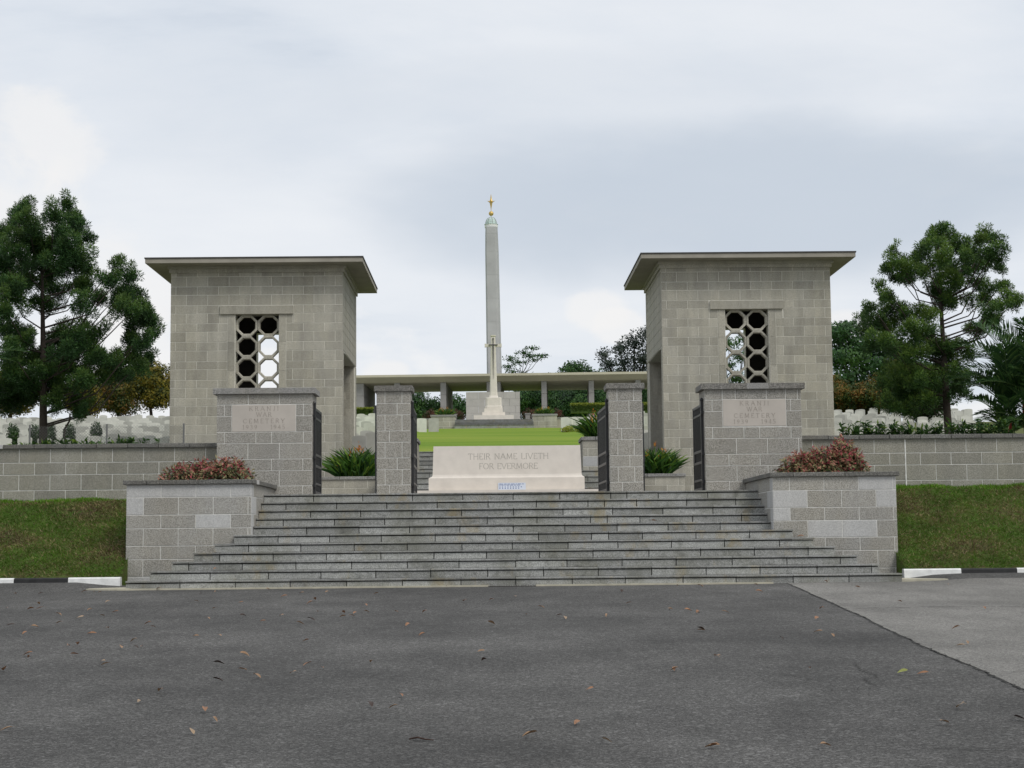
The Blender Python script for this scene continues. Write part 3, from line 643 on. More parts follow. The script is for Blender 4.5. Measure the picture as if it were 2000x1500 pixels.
def lettering(parent, txt, cx, y, z, h, mat, track=.18, stroke=.085, name='lettering', width=None, lean=0.):
    W_ = sum(GL[c][0] for c in txt)+track*(len(txt)-1)
    if width: track += (width/h - W_)/(len(txt)-1); W_ = width/h
    a = Acc(); acc = [a]; x = cx - W_*h/2; th = .0022
    def bar(p, q, w):
        P = Vector((p[0], 0, p[1])); Q = Vector((q[0], 0, q[1])); dd = (Q-P)
        if dd.length < 1e-6: return
        dd.normalize(); nn = Vector((-dd.z, 0, dd.x))*w/2
        E_ = dd*w*.25
        vs = [P-E_-nn, P-E_+nn, Q+E_+nn, Q+E_-nn]
        acc[0].add([v+Vector((0, y-th, 0)) for v in vs]+[v+Vector((0, y+.001, 0)) for v in vs], [(0, 1, 2, 3), (7, 6, 5, 4), (0, 4, 5, 1), (1, 5, 6, 2), (2, 6, 7, 3), (3, 7, 4, 0)])
    out = None
    for c in txt:
        w, st = GL[c]
        if c == ' ':      # every word is a piece of its own
            a.v = [(x_, y_+lean*(z_-z), z_) for x_, y_, z_ in a.v]; a.build(name, parent, mat); a = Acc(); acc[0] = a
        for pl in st:
            pp = [(x+u_*h, z+v_*h) for u_, v_ in pl]
            for p, q in zip(pp[:-1], pp[1:]):
                bar(p, q, stroke*h*(1.15 if abs(p[0]-q[0]) < abs(p[1]-q[1]) else .75))
            for e_, n_ in ((pl[0], pp[0]), (pl[-1], pp[-1])):
                if e_[1] in (0, 1) and c not in 'OE39': bar((n_[0]-.10*h, n_[1]), (n_[0]+.10*h, n_[1]), stroke*h*.5)
        x += (w+track)*h
    a.v = [(x_, y_+lean*(z_-z), z_) for x_, y_, z_ in a.v]
    return a.build(name, parent, mat)

# ---- pillars carrying the name of the cemetery, with gate posts between
PC = [(1.655, 1.875), (1.875, 2.172), (2.172, 2.396), (2.396, 2.702), (2.702, 2.922), (2.922, 3.233), (3.233, 3.457), (3.457, 3.66)]
def capstone(parent, x0, x1, y0, y1, z0, z1, mat, ov=.068):
    a = Acc(); a.box(x0-ov, x1+ov, y0-ov, y1+ov, z0, z1-.008); a.box(x0-ov+.012, x1+ov-.012, y0-ov+.012, y1+ov-.012, z1-.008, z1)
    return a.build('capstone', parent, mat)
def side_stones(parent, x, y0, y1, courses, sgn, mat, step=.607, name='side_masonry'):
    """the shallow side faces as one piece of real blocks"""
    a = Acc()
    for i, (z0, z1) in enumerate(courses):
        js = [y0] + [q for q in run(y0, .3 if i % 2 else step, step) if y0+.05 < q < y1-.05] + [y1]
        for p, q in zip(js[:-1], js[1:]):
            xa, xb = (x-.04, x+.006) if sgn > 0 else (x-.006, x+.04)
            a.box(xa, xb, p+.006, q-.006, z0+.006, z1-.006)
    return a.build(name, parent, mat, kind='stuff')
def sign_pillar(x0, x1, dz, inner, lab, capmat, faded, plq):
    cx = (x0+x1)/2; t = thing('sign_pillar', lab, 'pillar', (cx, 31.75, 0), group='name pillars beside the gates'); hx = (x1-x0)/2
    cs = [(a_+(dz if a_ > 1.7 else 0), b_+dz) for a_, b_ in PC]
    c = Acc(); c.box(-hx+.004, hx-.004, .004, .75, 1.6, 3.66+dz); c.build('core', t, M['mortar'])
    px0, px1 = plq[0]-cx, plq[1]-cx; pz0, pz1 = plq[2], plq[3]
    offs = [.303, .607, .303, .607, .15, .15, .303, .607]
    def jn(i):
        if i == 4: return [-hx+.15, -hx+.76, -hx+1.065, -hx+1.68]
        if i == 6: return [-hx+.15, -hx+1.68]
        if i == 5: return []
        return run(-hx, .607 if i in (1, 3, 7) else .455)
    masonry(t, -hx, hx, cs, 0, jn, M['post'], openings=[(px0, px1, pz0, pz1)])
    side_stones(t, hx if inner > 0 else -hx, .0, .75, cs, inner, M['post'])
    capstone(t, -hx, hx, 0, .75, 3.662+dz, 3.775+dz, capmat)
    pl = link('plaque', box_mesh(px1-px0-.01, .05, pz1-pz0-.01, .004), t, (px0+.005, -.004, pz0+.005), M['plaque'])
    o = (px1-px0)/2-.005
    h = .083
    for txt, zz, w, ln in (('KRANJI', .405, .56, 0), ('WAR', .29, .29, 1), ('CEMETERY', .165, .80, 2), ('1939', .045, .27, 3), ('1945', .045, .27, 4)):
        ox = o + (-.27 if ln == 3 else .27 if ln == 4 else 0)
        lettering(pl, txt, ox, .0, zz, h, M['engrave'], stroke=.085, width=w)
    return t
sign_pillar(-5.305, -3.46, 0, 1, 'grey granite name pillar with a pale capstone, left of the gates', M['cap'], 0, (-5.014, -3.773, 2.924, 3.452))
sign_pillar(4.17, 6.06, .01, -1, 'grey granite name pillar with a dark capstone and one pale length, right of the gates', M['capdark'], 0, (4.523, 5.759, 2.944, 3.475))
a = Acc(); a.box(0, .42, -.004, .03, 0, .112); 
pz = a.build('capstone_repair', [o for o in COL.objects if o.name.startswith('sign_pillar')][-1], M['cap'], loc=(-.12, -.068, 3.672))

def gate_post(x0, x1, dz, inner, lab):
    cx = (x0+x1)/2; hx = (x1-x0)/2; t = thing('gate_post', lab, 'gate post', (cx, 31.75, 0), group='square gate posts')
    cs = [(a_+(dz if a_ > 1.7 else 0), b_+dz) for a_, b_ in PC]; cs[-1] = (cs[-1][0], 3.69+dz)
    c = Acc(); c.box(-hx+.004, hx-.004, .004, .62, 1.6, 3.69+dz); c.build('core', t, M['mortar'])
    masonry(t, -hx, hx, cs, 0, lambda i: ([-hx+.16, hx-.16] if i % 2 == 1 else [(-.08 if i % 4 == 0 else .07)]), M['post'])
    for sgn in (-1, 1): side_stones(t, sgn*hx, 0, .62, cs, sgn, M['post'], .4)
    capstone(t, -hx, hx, 0, .62, 3.692+dz, 3.80+dz, M['capdark'], .05)
    s = Acc(); xx = -hx-.035 if inner > 0 else hx+.006
    s.box(xx, xx+.028, .02, .06, 1.66, 3.42); s.box(xx-.01, xx+.038, .015, .065, 2.28, 2.5); s.build('latch_strip', t, M['iron'])
    return t
gate_post(-2.205, -1.555, 0, 1, 'square granite gate post on the left side of the central gateway')
gate_post(2.31, 2.95, .01, -1, 'square granite gate post on the right side of the central gateway')

def gate_leaf(x, y, ang, L, lab, sx=1):
    """a leaf hinged at x,y; ang = its direction from +x"""
    t = thing('gate_leaf', lab, 'gate', (x, y, 0), ang, 'open black iron gate leaves'); z0, z1 = 1.70, 3.40
    def bar(nm, a0, a1, b0, b1, th=.02): 
        return link(nm, box_mesh(a1-a0, th*2, b1-b0, .003), t, (a0, -th, b0), M['iron'])
    bar('hinge_stile', .05, .10, z0, z1+.06, .025); bar('lock_stile', L-.05, L, z0, z1, .022)
    for nm, zz, hh in (('top_rail', z1-.05, .05), ('upper_rail', z1-.22, .04), ('lock_rail', 2.46, .05), ('lock_rail', 2.24, .05), ('bottom_rail', z0+.02, .05), ('lower_rail', z0+.2, .04)):
        bar(nm, .10, L-.05, zz, zz+hh, .018)
    n = int((L-.2)/.075)
    for k in range(n):
        xx = .13 + (L-.24)*k/(n-1); bar('bar', xx, xx+.022, z0+.05, z1-.03, .011)
    bar('lock_box', L-.2, L-.02, 2.29, 2.46, .03)
    for zz in (1.85, 2.4, 3.2): bar('hinge', -.01, .06, zz, zz+.06, .03)
    a = Acc(); a.lathe([(.0, 3.4), (.03, 3.46), (.034, 3.49), (.02, 3.52), (0, 3.53)], 10, cx=.075); a.build('finial', t, M['iron'])
    return t
gate_leaf(-3.43, 31.85, rad(90), 1.22, 'narrow black iron gate leaf opened back against the left name pillar')
gate_leaf(4.14, 31.85, rad(91), 1.22, 'narrow black iron gate leaf opened back against the right name pillar')
gate_leaf(-1.52, 31.85, rad(90.5), 1.85, 'wide black iron gate leaf opened back at the left central gate post')
gate_leaf(2.275, 31.85, rad(91.5), 1.85, 'wide black iron gate leaf opened back at the right central gate post')

# ---- boundary walls
def bwall(x0, x1, xj, dz, lab, tall=None):
    t = thing('boundary_wall', lab, 'wall', (x0, 32.2, 0), group='granite boundary walls beside the gateway'); L = x1-x0
    cs = [(1.20, 1.62), (1.62, 1.845), (1.845, 2.152), (2.152, 2.387), (2.387, 2.66)]
    cs = [(p+dz, q+dz) for p, q in cs]
    c = Acc(); c.box(0, L, .004, .35, .8, 2.662+dz); c.build('core', t, M['mortar'])
    op = []
    def jn(i):
        b = run((xj-x0) % .607, 0 if i % 2 == 0 else .303)
        return b + ([tall-x0] if tall else [])
    masonry(t, 0, L, cs, 0, jn, M['wall'])
    if tall:
        a = Acc(); a.box(tall-x0-.012, tall-x0+.012, -.009, .02, 1.3, 2.66+dz); a.build('movement_joint', t, M['mortar'])
    js = [0] + [q for q in run((xj-x0) % .607, .3) if .1 < q < L-.1] + [L]
    for k, (p, q) in enumerate(zip(js[:-1], js[1:])):
        mt = M['coping']
        if tall is None and abs((p+q)/2+x0+9.75) < .3: mt = M['white']
        link('coping_stone', box_mesh(q-p-.01, .45, .081, .006), t, (p+.005, -.06, 2.663+dz+random.uniform(-.002, .002)), mt)
    return t
bwall(-16.5, -5.31, -6.20, 0, 'long grey granite boundary wall with dark coping left of the gateway')
bwall(6.065, 18.0, 8.778, .035, 'long grey granite boundary wall with a tall pale joint right of the gateway', 8.176)

# ---- gate towers
TC = []
zz = 8.60; seq = [(8.40, 8.60), (8.112, 8.40), (7.872, 8.112), (7.572, 7.872), (7.337, 7.572), (7.05, 7.337), (6.812, 7.05), (6.516, 6.812), (6.268, 6.516), (5.96, 6.268), (5.735, 5.96), (5.428, 5.735), (5.205, 5.428), (4.915, 5.205), (4.68, 4.915), (4.394, 4.68), (4.15, 4.394), (3.88, 4.15), (3.64, 3.88), (3.335, 3.64), (3.10, 3.335), (2.80, 3.10), (2.566, 2.80), (2.265, 2.566), (2.03, 2.265), (1.65, 2.03)]
def tower(x0, x1, inner, dz, lab):
    cx = (x0+x1)/2; hx = (x1-x0)/2; D = 4.7; Y0 = 46.5; th = .42
    t = thing('gate_tower', lab, 'gate tower', (cx, Y0, 0), group='square granite gate towers')
    cs = [(a_+(dz if a_ > 1.7 else 0), b_+dz) for a_, b_ in seq]; zt = 8.60+dz
    w0, w1, wz0, wz1 = -.615, .63, 4.86+dz, 7.31+dz
    c = Acc()
    for ya, yb in ((.004, th), (D-th, D-.004)):
        c.box(-hx+.004, w0, ya, yb, 1.5, zt); c.box(w1, hx-.004, ya, yb, 1.5, zt); c.box(w0, w1, ya, yb, 1.5, wz0); c.box(w0, w1, ya, yb, wz1, zt)
    so = -inner
    xa, xb = sorted((so*(hx-.004), so*(hx-th))); c.box(xa, xb, th, D-th, 1.5, zt)
    # side towards the axis: doorway nearly the whole depth
    xa, xb = sorted((inner*(hx-.004), inner*(hx-th)))
    c.box(xa, xb, th, D-th, 6.24+dz, zt)
    c.box(-hx+th, hx-th, th, D-th, 8.3+dz, zt)
    c.build('core', t, M['mortar_t'])
    ln = Acc(); e_ = .012          # added lining: aged stone colour darkened to paint in the chamber's shade
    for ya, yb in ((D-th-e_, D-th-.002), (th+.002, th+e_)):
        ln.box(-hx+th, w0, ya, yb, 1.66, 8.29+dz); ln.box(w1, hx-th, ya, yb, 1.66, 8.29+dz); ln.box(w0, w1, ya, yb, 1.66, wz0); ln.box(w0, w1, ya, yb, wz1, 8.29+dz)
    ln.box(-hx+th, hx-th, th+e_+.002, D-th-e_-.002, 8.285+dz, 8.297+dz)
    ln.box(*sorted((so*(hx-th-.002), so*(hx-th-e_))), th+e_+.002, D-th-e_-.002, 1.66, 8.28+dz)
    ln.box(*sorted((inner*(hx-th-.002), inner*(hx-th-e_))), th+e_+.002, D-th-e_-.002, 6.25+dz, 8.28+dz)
    ln.build('chamber_shade_lining', t, M['interior'])
    rv = Acc()          # stepped jambs of the doorway
    rv.box(xa+.03 if inner < 0 else xa+.0, xb-.0 if inner < 0 else xb-.03, D-th-.10, D-th-.002, 1.66, 6.24+dz); rv.build('door_jamb', t, M['tower'])
    pj = thing_part('jamb_face', t, (0, D-th-.102, 0), 0)
    masonry(pj, *sorted((inner*(hx-.14), inner*(hx-th-.02))), [q for q in cs if q[1] <= 6.3+dz], 0, lambda i: [inner*(hx-.28)] if i % 2 else [], M['tower'])
    op = [(w0, w1, wz0, wz1), (-1.06, 1.06, 7.30+dz, 7.56+dz), (w0-.22, w0, wz0, wz1), (w1, w1+.21, wz0, wz1)]
    masonry(t, -hx, hx, cs, 0, lambda i: run(-hx, .14 if i % 2 == 0 else .44), M['tower'], openings=op, name='block')
    # window surround
    for xa_, xb_ in ((w0-.22, w0-.004), (w1+.004, w1+.21)):
        for q0, q1 in ((wz0, wz0+.82), (wz0+.82, wz0+1.64), (wz0+1.64, wz1-.012)):
            link('jamb_stone', box_mesh(xb_-xa_-.012, .3, q1-q0-.008, .004), t, (xa_+.006, -.008, q0+.004), M['tower'])
    link('lintel', box_mesh(2.10, .34, .245, .006), t, (-1.05, -.06, 7.306+dz), M['tower'])
    # joined masonry on the other three faces
    s = Acc()
    for i, (p, q) in enumerate(cs):
        for sgn in (-1, 1):
            js = [0.0] + [v for v in run(0, .3 if i % 2 else .607) if .05 < v < D-.05] + [D]
            for y0, y1 in zip(js[:-1], js[1:]):
                if sgn == inner and p < 6.24+dz:
                    for ya, yb in ((y0, min(y1, .30)), (max(y0, D-.32), y1)):
                        if yb-ya > .03: s.box(*sorted((sgn*hx+sgn*.006, sgn*hx-sgn*.05)), ya+.006, yb-.006, p+.006, min(q, 6.24+dz if p < 6.0 else q)-.006)
                    if q > 6.24+dz+.02 and .3 < y0 < D-.3: s.box(*sorted((sgn*hx+sgn*.006, sgn*hx-sgn*.05)), y0+.006, y1-.006, 6.25+dz, q-.006)
                    continue
                s.box(*sorted((sgn*hx+sgn*.006, sgn*hx-sgn*.05)), y0+.006, y1-.006, p+.006, q-.006)
        js = [-hx] + [v for v in run(-hx, .14 if i % 2 else .44) if -hx+.05 < v < hx-.05] + [hx]
        for a_, b_ in zip(js[:-1], js[1:]):
            if b_ > w0 and a_ < w1 and q > wz0 and p < wz1: continue
            s.box(a_+.006, b_-.006, D-.05, D+.006, p+.006, q-.006)
    s.build('side_masonry', t, M['tower'], kind='stuff')
    # pierced grille of octagons
    R0 = .3; pitch = (w1-w0)/2
    for ci in range(2):
        for ri in range(4):
            a = Acc(); ox = w0+pitch*(ci+.5); oz = wz1-pitch*.985*(ri+.5); A1 = pitch/2/math.cos(PI/8)*.985; A0 = A1*.775
            o_ = [(A1*math.cos(PI/8+k*PI/4), A1*math.sin(PI/8+k*PI/4)) for k in range(8)]; i_ = [(A0*math.cos(PI/8+k*PI/4), A0*math.sin(PI/8+k*PI/4)) for k in range(8)]
            m_ = [(x*1.09, z*1.09) for x, z in i_]
            for k in range(8):
                j = (k+1) % 8
                a.add([(*o_[k], 0), (*o_[j], 0), (*m_[j], 0), (*m_[k], 0), (*m_[k], 0), (*m_[j], 0), (*i_[j], .03), (*i_[k], .03), (*i_[j], .16), (*i_[k], .16), (*o_[k], .16), (*o_[j], .16)],
                      [(0, 1, 2, 3), (4, 5, 6, 7), (7, 6, 8, 9), (9, 8, 11, 10), (10, 11, 1, 0)])
            a.v = [(x, y, z) for x, z, y in a.v]
            a.build('octagon', t, M['tower'], loc=(ox, .12, oz))
    # cornice, roof slab and felt edge
    ov = .62
    c = Acc(); c.box(-hx-.05, hx+.05, -.05, D+.05, zt-.09, zt+.02); c.box(-hx-.10, hx+.10, -.10, D+.10, zt+.02, zt+.102); c.build('cornice', t, M['tower'])
    c = Acc(); c.box(-hx-ov, hx+ov, -ov, D+ov, zt+.10, zt+.225); c.build('roof_slab', t, M['soffit'])
    c = Acc(); e0 = hx+ov+.02; f0 = -ov-.02; f1 = D+ov+.02; zc = zt+.226
    c.box(-e0, e0, f0, f1, zc, zc+.035)
    c.add([(-e0, f0, zc+.036), (e0, f0, zc+.036), (e0, f1, zc+.036), (-e0, f1, zc+.036), (0, D/2, zc+.5)], [(0, 1, 4), (1, 2, 4), (2, 3, 4), (3, 0, 4)])
    c.build('roof_covering', t, M['felt'])
    return t
tower(-9.10, -4.20, 1, 0, 'square granite gate tower with pierced octagon window, left of the gateway')
tower(4.94, 9.80, -1, .03, 'square granite gate tower with pierced octagon window, right of the gateway')
# ---- stone of remembrance with its notice
t = thing('remembrance_stone', 'long cream stone altar block inscribed in capitals behind the gates', 'memorial stone', (.39, 39.3, 0))
a = Acc(); a.box(-2.25, 2.20, -.45, 1.6, 1.656, 1.985); a.build('base_step', t, M['white_stone'])
hx = 1.79
pr = [(-1.88, 1.986), (1.85, 1.986), (1.85, 2.285), (1.835, 2.30), (1.80, 2.325), (1.785, 2.37), (1.762, 3.055), (-1.762, 3.055), (-1.785, 2.37), (-1.80, 2.325), (-1.85, 2.30), (-1.88, 2.285)]
a = Acc(); n = len(pr)
# front and back profiles flare the same way as the ends
fy = {2.285: -.09, 2.30: -.075, 2.325: -.03, 2.37: -.012, 3.055: .02, 1.986: -.09}
vs = [(x, fy[z], z) for x, z in pr] + [(x, 1.0-fy[z], z) for x, z in pr]
bands = [(0, 1, 2, 11), (11, 2, 3, 10), (10, 3, 4, 9), (9, 4, 5, 8), (8, 5, 6, 7)]
fs = [b for b in bands] + [tuple(q+n for q in reversed(b)) for b in bands] + [(i, n+i, n+(i+1) % n, (i+1) % n) for i in range(n)]
a.add(vs, fs); st = a.build('body', t, M['white_stone'])
lettering(st, 'THEIR NAME LIVETH', 0.03, .0049, 2.735, .135, M['engrave2'], stroke=.075, width=1.92, lean=.0467)
lettering(st, 'FOR EVERMORE', .03, -.0061, 2.50, .135, M['engrave2'], stroke=.075, width=1.39, lean=.0467)
nt_ = thing('notice', 'small white printed notice leaning against the foot of the cream stone altar', 'sign', (.50, 39.19, 1.99), )
link('sheet', box_mesh(.66, .012, .17, .002), nt_, (-.33, .0, .0), M['paper'])
a = Acc(); random.seed(5)
for zz, hh, gap in ((.135, .013, .022), (.108, .013, .022)):
    x = -.30
    while x < (.30 if zz > .12 else .13):
        w = random.choice((.03, .045, .06, .075, .09)); a.box(x, min(x+w, .31), -.002, .004, zz, zz+hh); x += w+gap
for zz in (.062, .028):
    for k in range(9 if zz > .05 else 8): a.box(-.30+.064*k, -.30+.064*k+.024, -.002, .004, zz, zz+.020)
a.build('lettering', nt_, M['ink'])

# ---- flower boxes in front of the towers and the planters on the landing
FC = [(1.655, 1.95), (1.95, 2.215), (2.215, 2.437)]
def flower_box(x0, x1, y0, dep, courses, ztop, lab, off, pale=None):
    t = thing('flower_box', lab, 'planter', ((x0+x1)/2, y0, 0), group='low granite flower boxes'); hx = (x1-x0)/2
    c = Acc(); c.box(-hx+.004, hx-.004, .004, dep-.004, courses[0][0]-.02, courses[-1][1]); c.build('core', t, M['mortar_t'])
    masonry(t, -hx, hx, courses, 0, lambda i: run(-hx, off if i % 2 else off+.303), M['tower'], choose=pale)
    for sgn in (-1, 1): side_stones(t, sgn*hx, 0, dep, courses, sgn, M['tower'])
    js = [-hx-.04] + [q for q in run(-hx, .35, .75) if -hx+.15 < q < hx-.15] + [hx+.04]
    for p, q in zip(js[:-1], js[1:]):
        link('coping_stone', box_mesh(q-p-.008, .25, ztop-courses[-1][1], .006), t, (p+.004, -.04, courses[-1][1]+.001), M['cap'])
    for xx in (-hx-.04, hx-.2): link('coping_stone', box_mesh(.24, dep-.21, ztop-courses[-1][1], .006), t, (xx, .215, courses[-1][1]), M['cap'])
    s = Acc(); s.box(-hx+.2, hx-.2, .2, dep-.05, ztop-.3, ztop-.03); s.build('soil', t, M['soil'])
    return t
flower_box(-5.1, -2.95, 43.4, 1.3, FC, 2.517, 'low granite flower box of orange lilies in front of the left tower', .32)
flower_box(3.80, 5.13, 43.4, 1.3, FC, 2.517, 'low granite flower box of orange lilies in front of the right tower', .26)
PCs = [(2.594, 2.80), (2.80, 3.08), (3.08, 3.30), (3.30, 3.52)]
flower_box(2.53, 3.75, 45.0, 1.4, PCs, 3.615, 'tall granite flower box with one pale stone, right of the landing steps', .45, lambda i, x, z: M['white'] if (i == 1 and x < -.2) else None)
flower_box(-3.0, -2.03, 45.0, 1.4, PCs, 3.615, 'tall granite flower box mostly hidden behind the left central gate post', .45)

def flight(name, lab, x0, x1, y0, z0, n, h, tr, yb):
    t = thing(name, lab, 'steps', ((x0+x1)/2, y0, 0), group='inner stone stairs'); hx = (x1-x0)/2
    for k in range(n):
        zt = z0+h*(k+1); y = tr*k; last = yb-y0
        box('core', t, -hx+.01, hx-.01, y+.02, last, z0-.1, zt-.034, M['dark'])
        js = [-hx] + [q for q in run(-hx, .45 if k % 2 else .9, .91) if -hx+.1 < q < hx-.1] + [hx]
        for p, q in zip(js[:-1], js[1:]):
            link('riser_stone', box_mesh(round(q-p-.008, 2), .06, round(h-.044, 3), .003), t, (p+.004, y, zt-h+.002), M['riser'])
            link('tread_stone', box_mesh(round(q-p-.005, 2), tr+.06 if k < n-1 else .5, .03, .004), t, (p+.003, y-.02, zt-.03), M['tread'])
    return t
flight('landing_steps', 'short flight of granite steps just behind the cream stone altar', -2.95, 3.78, 41.0, 1.655, 6, .1565, .33, 56.0)
flight('lawn_steps', 'granite steps from the landing up to the edge of the lawn', -2.98, 3.74, 53.6, 2.594, 8, .158, .33, 56.3)

# ---- cross of sacrifice
t = thing('memorial_cross', 'tall white stone cross with a dark bronze sword on a stepped base', 'cross', (.31, 150, 0))
for x0, x1, z0, z1 in ((-1.81, 1.81, 11.78, 12.26), (-1.05, 1.03, 12.262, 12.60), (-.87, .82, 12.602, 12.95)):
    a = Acc(); a.box(x0, x1, x0, x1, z0, z1); a.build('base_step', t, M['white_stone'])
def octo(hw, z, ch=.3): 
    c = hw*ch; return [(-hw+c, -hw, z), (hw-c, -hw, z), (hw, -hw+c, z), (hw, hw-c, z), (hw-c, hw, z), (-hw+c, hw, z), (-hw, hw-c, z), (-hw, -hw+c, z)]
def stack(prof, ch=.3):
    a = Acc(); vs = []; fs = []
    for hw, z in prof: vs += octo(hw, z, ch)
    for i in range(len(prof)-1):
        for j in range(8): k = (j+1) % 8; fs.append((i*8+j, i*8+k, i*8+8+k, i*8+8+j))
    fs += [tuple(range(7, -1, -1)), tuple((len(prof)-1)*8+j for j in range(8))]
    a.add(vs, fs); return a
stack([(.80, 12.952), (.80, 13.15), (.73, 13.2), (.73, 13.95), (.66, 13.98), (.42, 14.0)], .22).build('plinth', t, M['white_stone'])
stack([(.44, 13.98), (.37, 14.2), (.345, 14.5), (.205, 19.55), (.20, 19.62), (.26, 19.70), (.26, 19.78)], .3).build('shaft', t, M['white_stone'])
for sg in (-1, 1):
    a = Acc(); a.box(*sorted((sg*.15, sg*.76)), -.17, .17, 18.70, 18.97); a.box(*sorted((sg*.66, sg*.78)), -.19, .19, 18.68, 18.99); a.build('arm', t, M['white_stone'])
a = Acc()
a.add([(-.055, -.34, 18.9), (.055, -.34, 18.9), (.0, -.37, 15.7), (-.055, -.25, 18.9), (.055, -.25, 18.9), (0, -.30, 15.7)], [(0, 1, 2), (5, 4, 3), (0, 3, 4, 1), (1, 4, 5, 2), (2, 5, 3, 0)])
a.box(-.42, .42, -.27, -.19, 18.83, 18.91); a.box(-.035, .035, -.27, -.2, 18.9, 19.35); a.box(-.06, .06, -.29, -.2, 19.35, 19.5)
a.build('sword', t, M['bronze'])
# terrace: steps, panel, planters, low walls
a = Acc(); a.box(-30, 31, 152.2, 182, 10.4, 11.80); tag(a.build('terrace', None, M['paving']), kind='structure')
t = thing('terrace_steps', 'wide low grey steps in front of the white memorial cross', 'steps', (.33, 144.9, 0)); 
for k in range(6):
    a = Acc(); a.box(-3.52, 3.52, .55*k, 7.5, 10.3, 11.0+.139*(k+1)-.03); a.build('step', t, M['riser'])
    a = Acc(); a.box(-3.52, 3.52, .55*k-.05, .55*k+.60 if k < 5 else 7.5, 11.0+.139*(k+1)-.029, 11.0+.139*(k+1)); a.build('tread', t, M['tread'])
def terrace_planter(x0, x1, lab):
    t = thing('terrace_planter', lab, 'planter', ((x0+x1)/2, 149.6, 0), group='square planters beside the terrace steps'); hx = (x1-x0)/2
    cs = [(10.9, 11.35), (11.35, 11.8), (11.8, 12.27)]
    c = Acc(); c.box(-hx+.01, hx-.01, .01, 2.4, 10.6, 12.27); c.build('core', t, M['mortar_t'])
    masonry(t, -hx, hx, cs, 0, lambda i: run(-hx, .56 if i % 2 else 1.12, 1.12), M['tower'], gap=.03)
    c = Acc(); c.box(-hx-.06, hx+.06, -.06, 2.46, 12.272, 12.44); c.build('capstone', t, M['cap'])
terrace_planter(-5.43, -3.2, 'square granite planter left of the white cross'); terrace_planter(3.87, 6.1, 'square granite planter right of the white cross')
for x0, x1, lab in ((-9.5, -5.5, 'low grey terrace wall left of the left cross planter'), (6.15, 9.4, 'low grey terrace wall right of the right cross planter')):
    t = thing('terrace_wall', lab, 'wall', ((x0+x1)/2, 152, 0), group='low terrace walls'); hx = (x1-x0)/2
    box('wall', t, -hx, hx, 0, .4, 10.5, 12.17, M['tower']); box('coping', t, -hx-.03, hx+.03, -.05, .45, 12.172, 12.29, M['cap'])
for x0, lab in ((-3.35, 'low grey step end pier left of the white cross'), (3.50, 'low grey step end pier right of the white cross')):
    t = thing('pier', lab, 'pier', (x0, 152.4, 0), group='step end piers'); box('shaft', t, -.22, .22, 0, .5, 11.7, 12.62, M['cap']); box('capstone', t, -.27, .27, -.05, .55, 12.622, 12.74, M['cap'])
t = thing('stone_screen', 'broad white stone slab standing right behind the memorial cross', 'stone slab', (.265, 158, 0))
for k in range(5):
    js = [-2.61] + [q for q in run(-2.61, .6 if k % 2 else 1.2, 1.2) if -2.5 < q < 2.5] + [2.61]
    for p, q in zip(js[:-1], js[1:]): link('slab', box_mesh(q-p-.012, .5, .675, .006), t, (p+.006, random.uniform(0, .01), 11.86+.684*k), M['screen'])

# ---- memorial building, turned a little towards the right
mb = thing('memorial_building', 'long cream winged canopy on grey concrete fins at the top of the lawn', 'memorial', (.3, 163, 0), -rad(2.58))
a = Acc(); pr = [(0, 17.34), (.9, 16.88), (1.0, 16.86), (11.3, 16.86), (11.6, 17.2), (11.6, 17.5), (.0, 17.56)]
n = len(pr); xs_ = [-20, 20]; vs = []
for x in xs_: vs += [(x, y, z) for y, z in pr]
a.add(vs, [tuple(range(n)), tuple(range(2*n-1, n-1, -1))] + [(i, n+i, n+(i+1) % n, (i+1) % n) for i in range(n)])
a.build('canopy', mb, M['canopy'])
a = Acc(); a.box(-20.02, 20.02, -.05, .12, 17.345, 17.58); a.build('fascia', mb, M['canopy'])
for x, w in ((-18.6, .56), (-13.55, .9), (-9.75, .57), (-5.08, .57), (0, 1.39), (5.07, .53), (9.82, .53), (14.5, .53), (19, .53)):
    for k in range(4):
        link('fin', box_mesh(w, 10.0, 1.24, .02), mb, (x-w/2, 1.0, 11.85+1.252*k), M['fin']) if k == 0 else link('fin', box_mesh(w, 10.0, 1.24, .02), mb, (x-w/2, 1.0, 11.85+1.252*k), M['fin'])
# ---- pylon with dome, ball and star
t = thing('obelisk', 'tall tapering grey concrete pylon topped by a golden star', 'obelisk', (.45, 178, 0))
def lens(hw, dp, z):
    return [(x*hw, y*dp, z) for x, y in ((-1, -.55), (-.93, -.85), (-.8, -1), (.5, -1), (.72, -.93), (1, -.3), (1, .6), (.8, 1), (-.8, 1), (-1, .6))]
segs = [11.8, 15.5, 19.3, 22.0, 24.7, 27.3, 29.9, 32.5, 34.5, 35.25]
def hw_at(z): return float(np.interp(z, [11.8, 19.3, 29.5, 33.5, 35.25], [.90, .815, .755, .735, .66]))
def xo_at(z): return float(np.interp(z, [11.8, 19.3, 35.25], [.05, .02, -.15]))
for z0, z1 in zip(segs[:-1], segs[1:]):
    a = Acc(); vs = []
    for z in (z0+.006, z1-.006):
        vs += [(x+xo_at(z), y, zz_) for x, y, zz_ in lens(hw_at(z), hw_at(z)*1.25, z)]
    n = 10; a.add(vs, [tuple(range(n-1, -1, -1)), tuple(range(n, 2*n))]+[(i, (i+1) % n, n+(i+1) % n, n+i) for i in range(n)])
    a.build('shaft_segment', t, M['obelisk'])
a = Acc(); vs = []
for z in segs: vs += [(x*.97+xo_at(z), y*.97, zz_) for x, y, zz_ in lens(hw_at(z), hw_at(z)*1.25, z)]
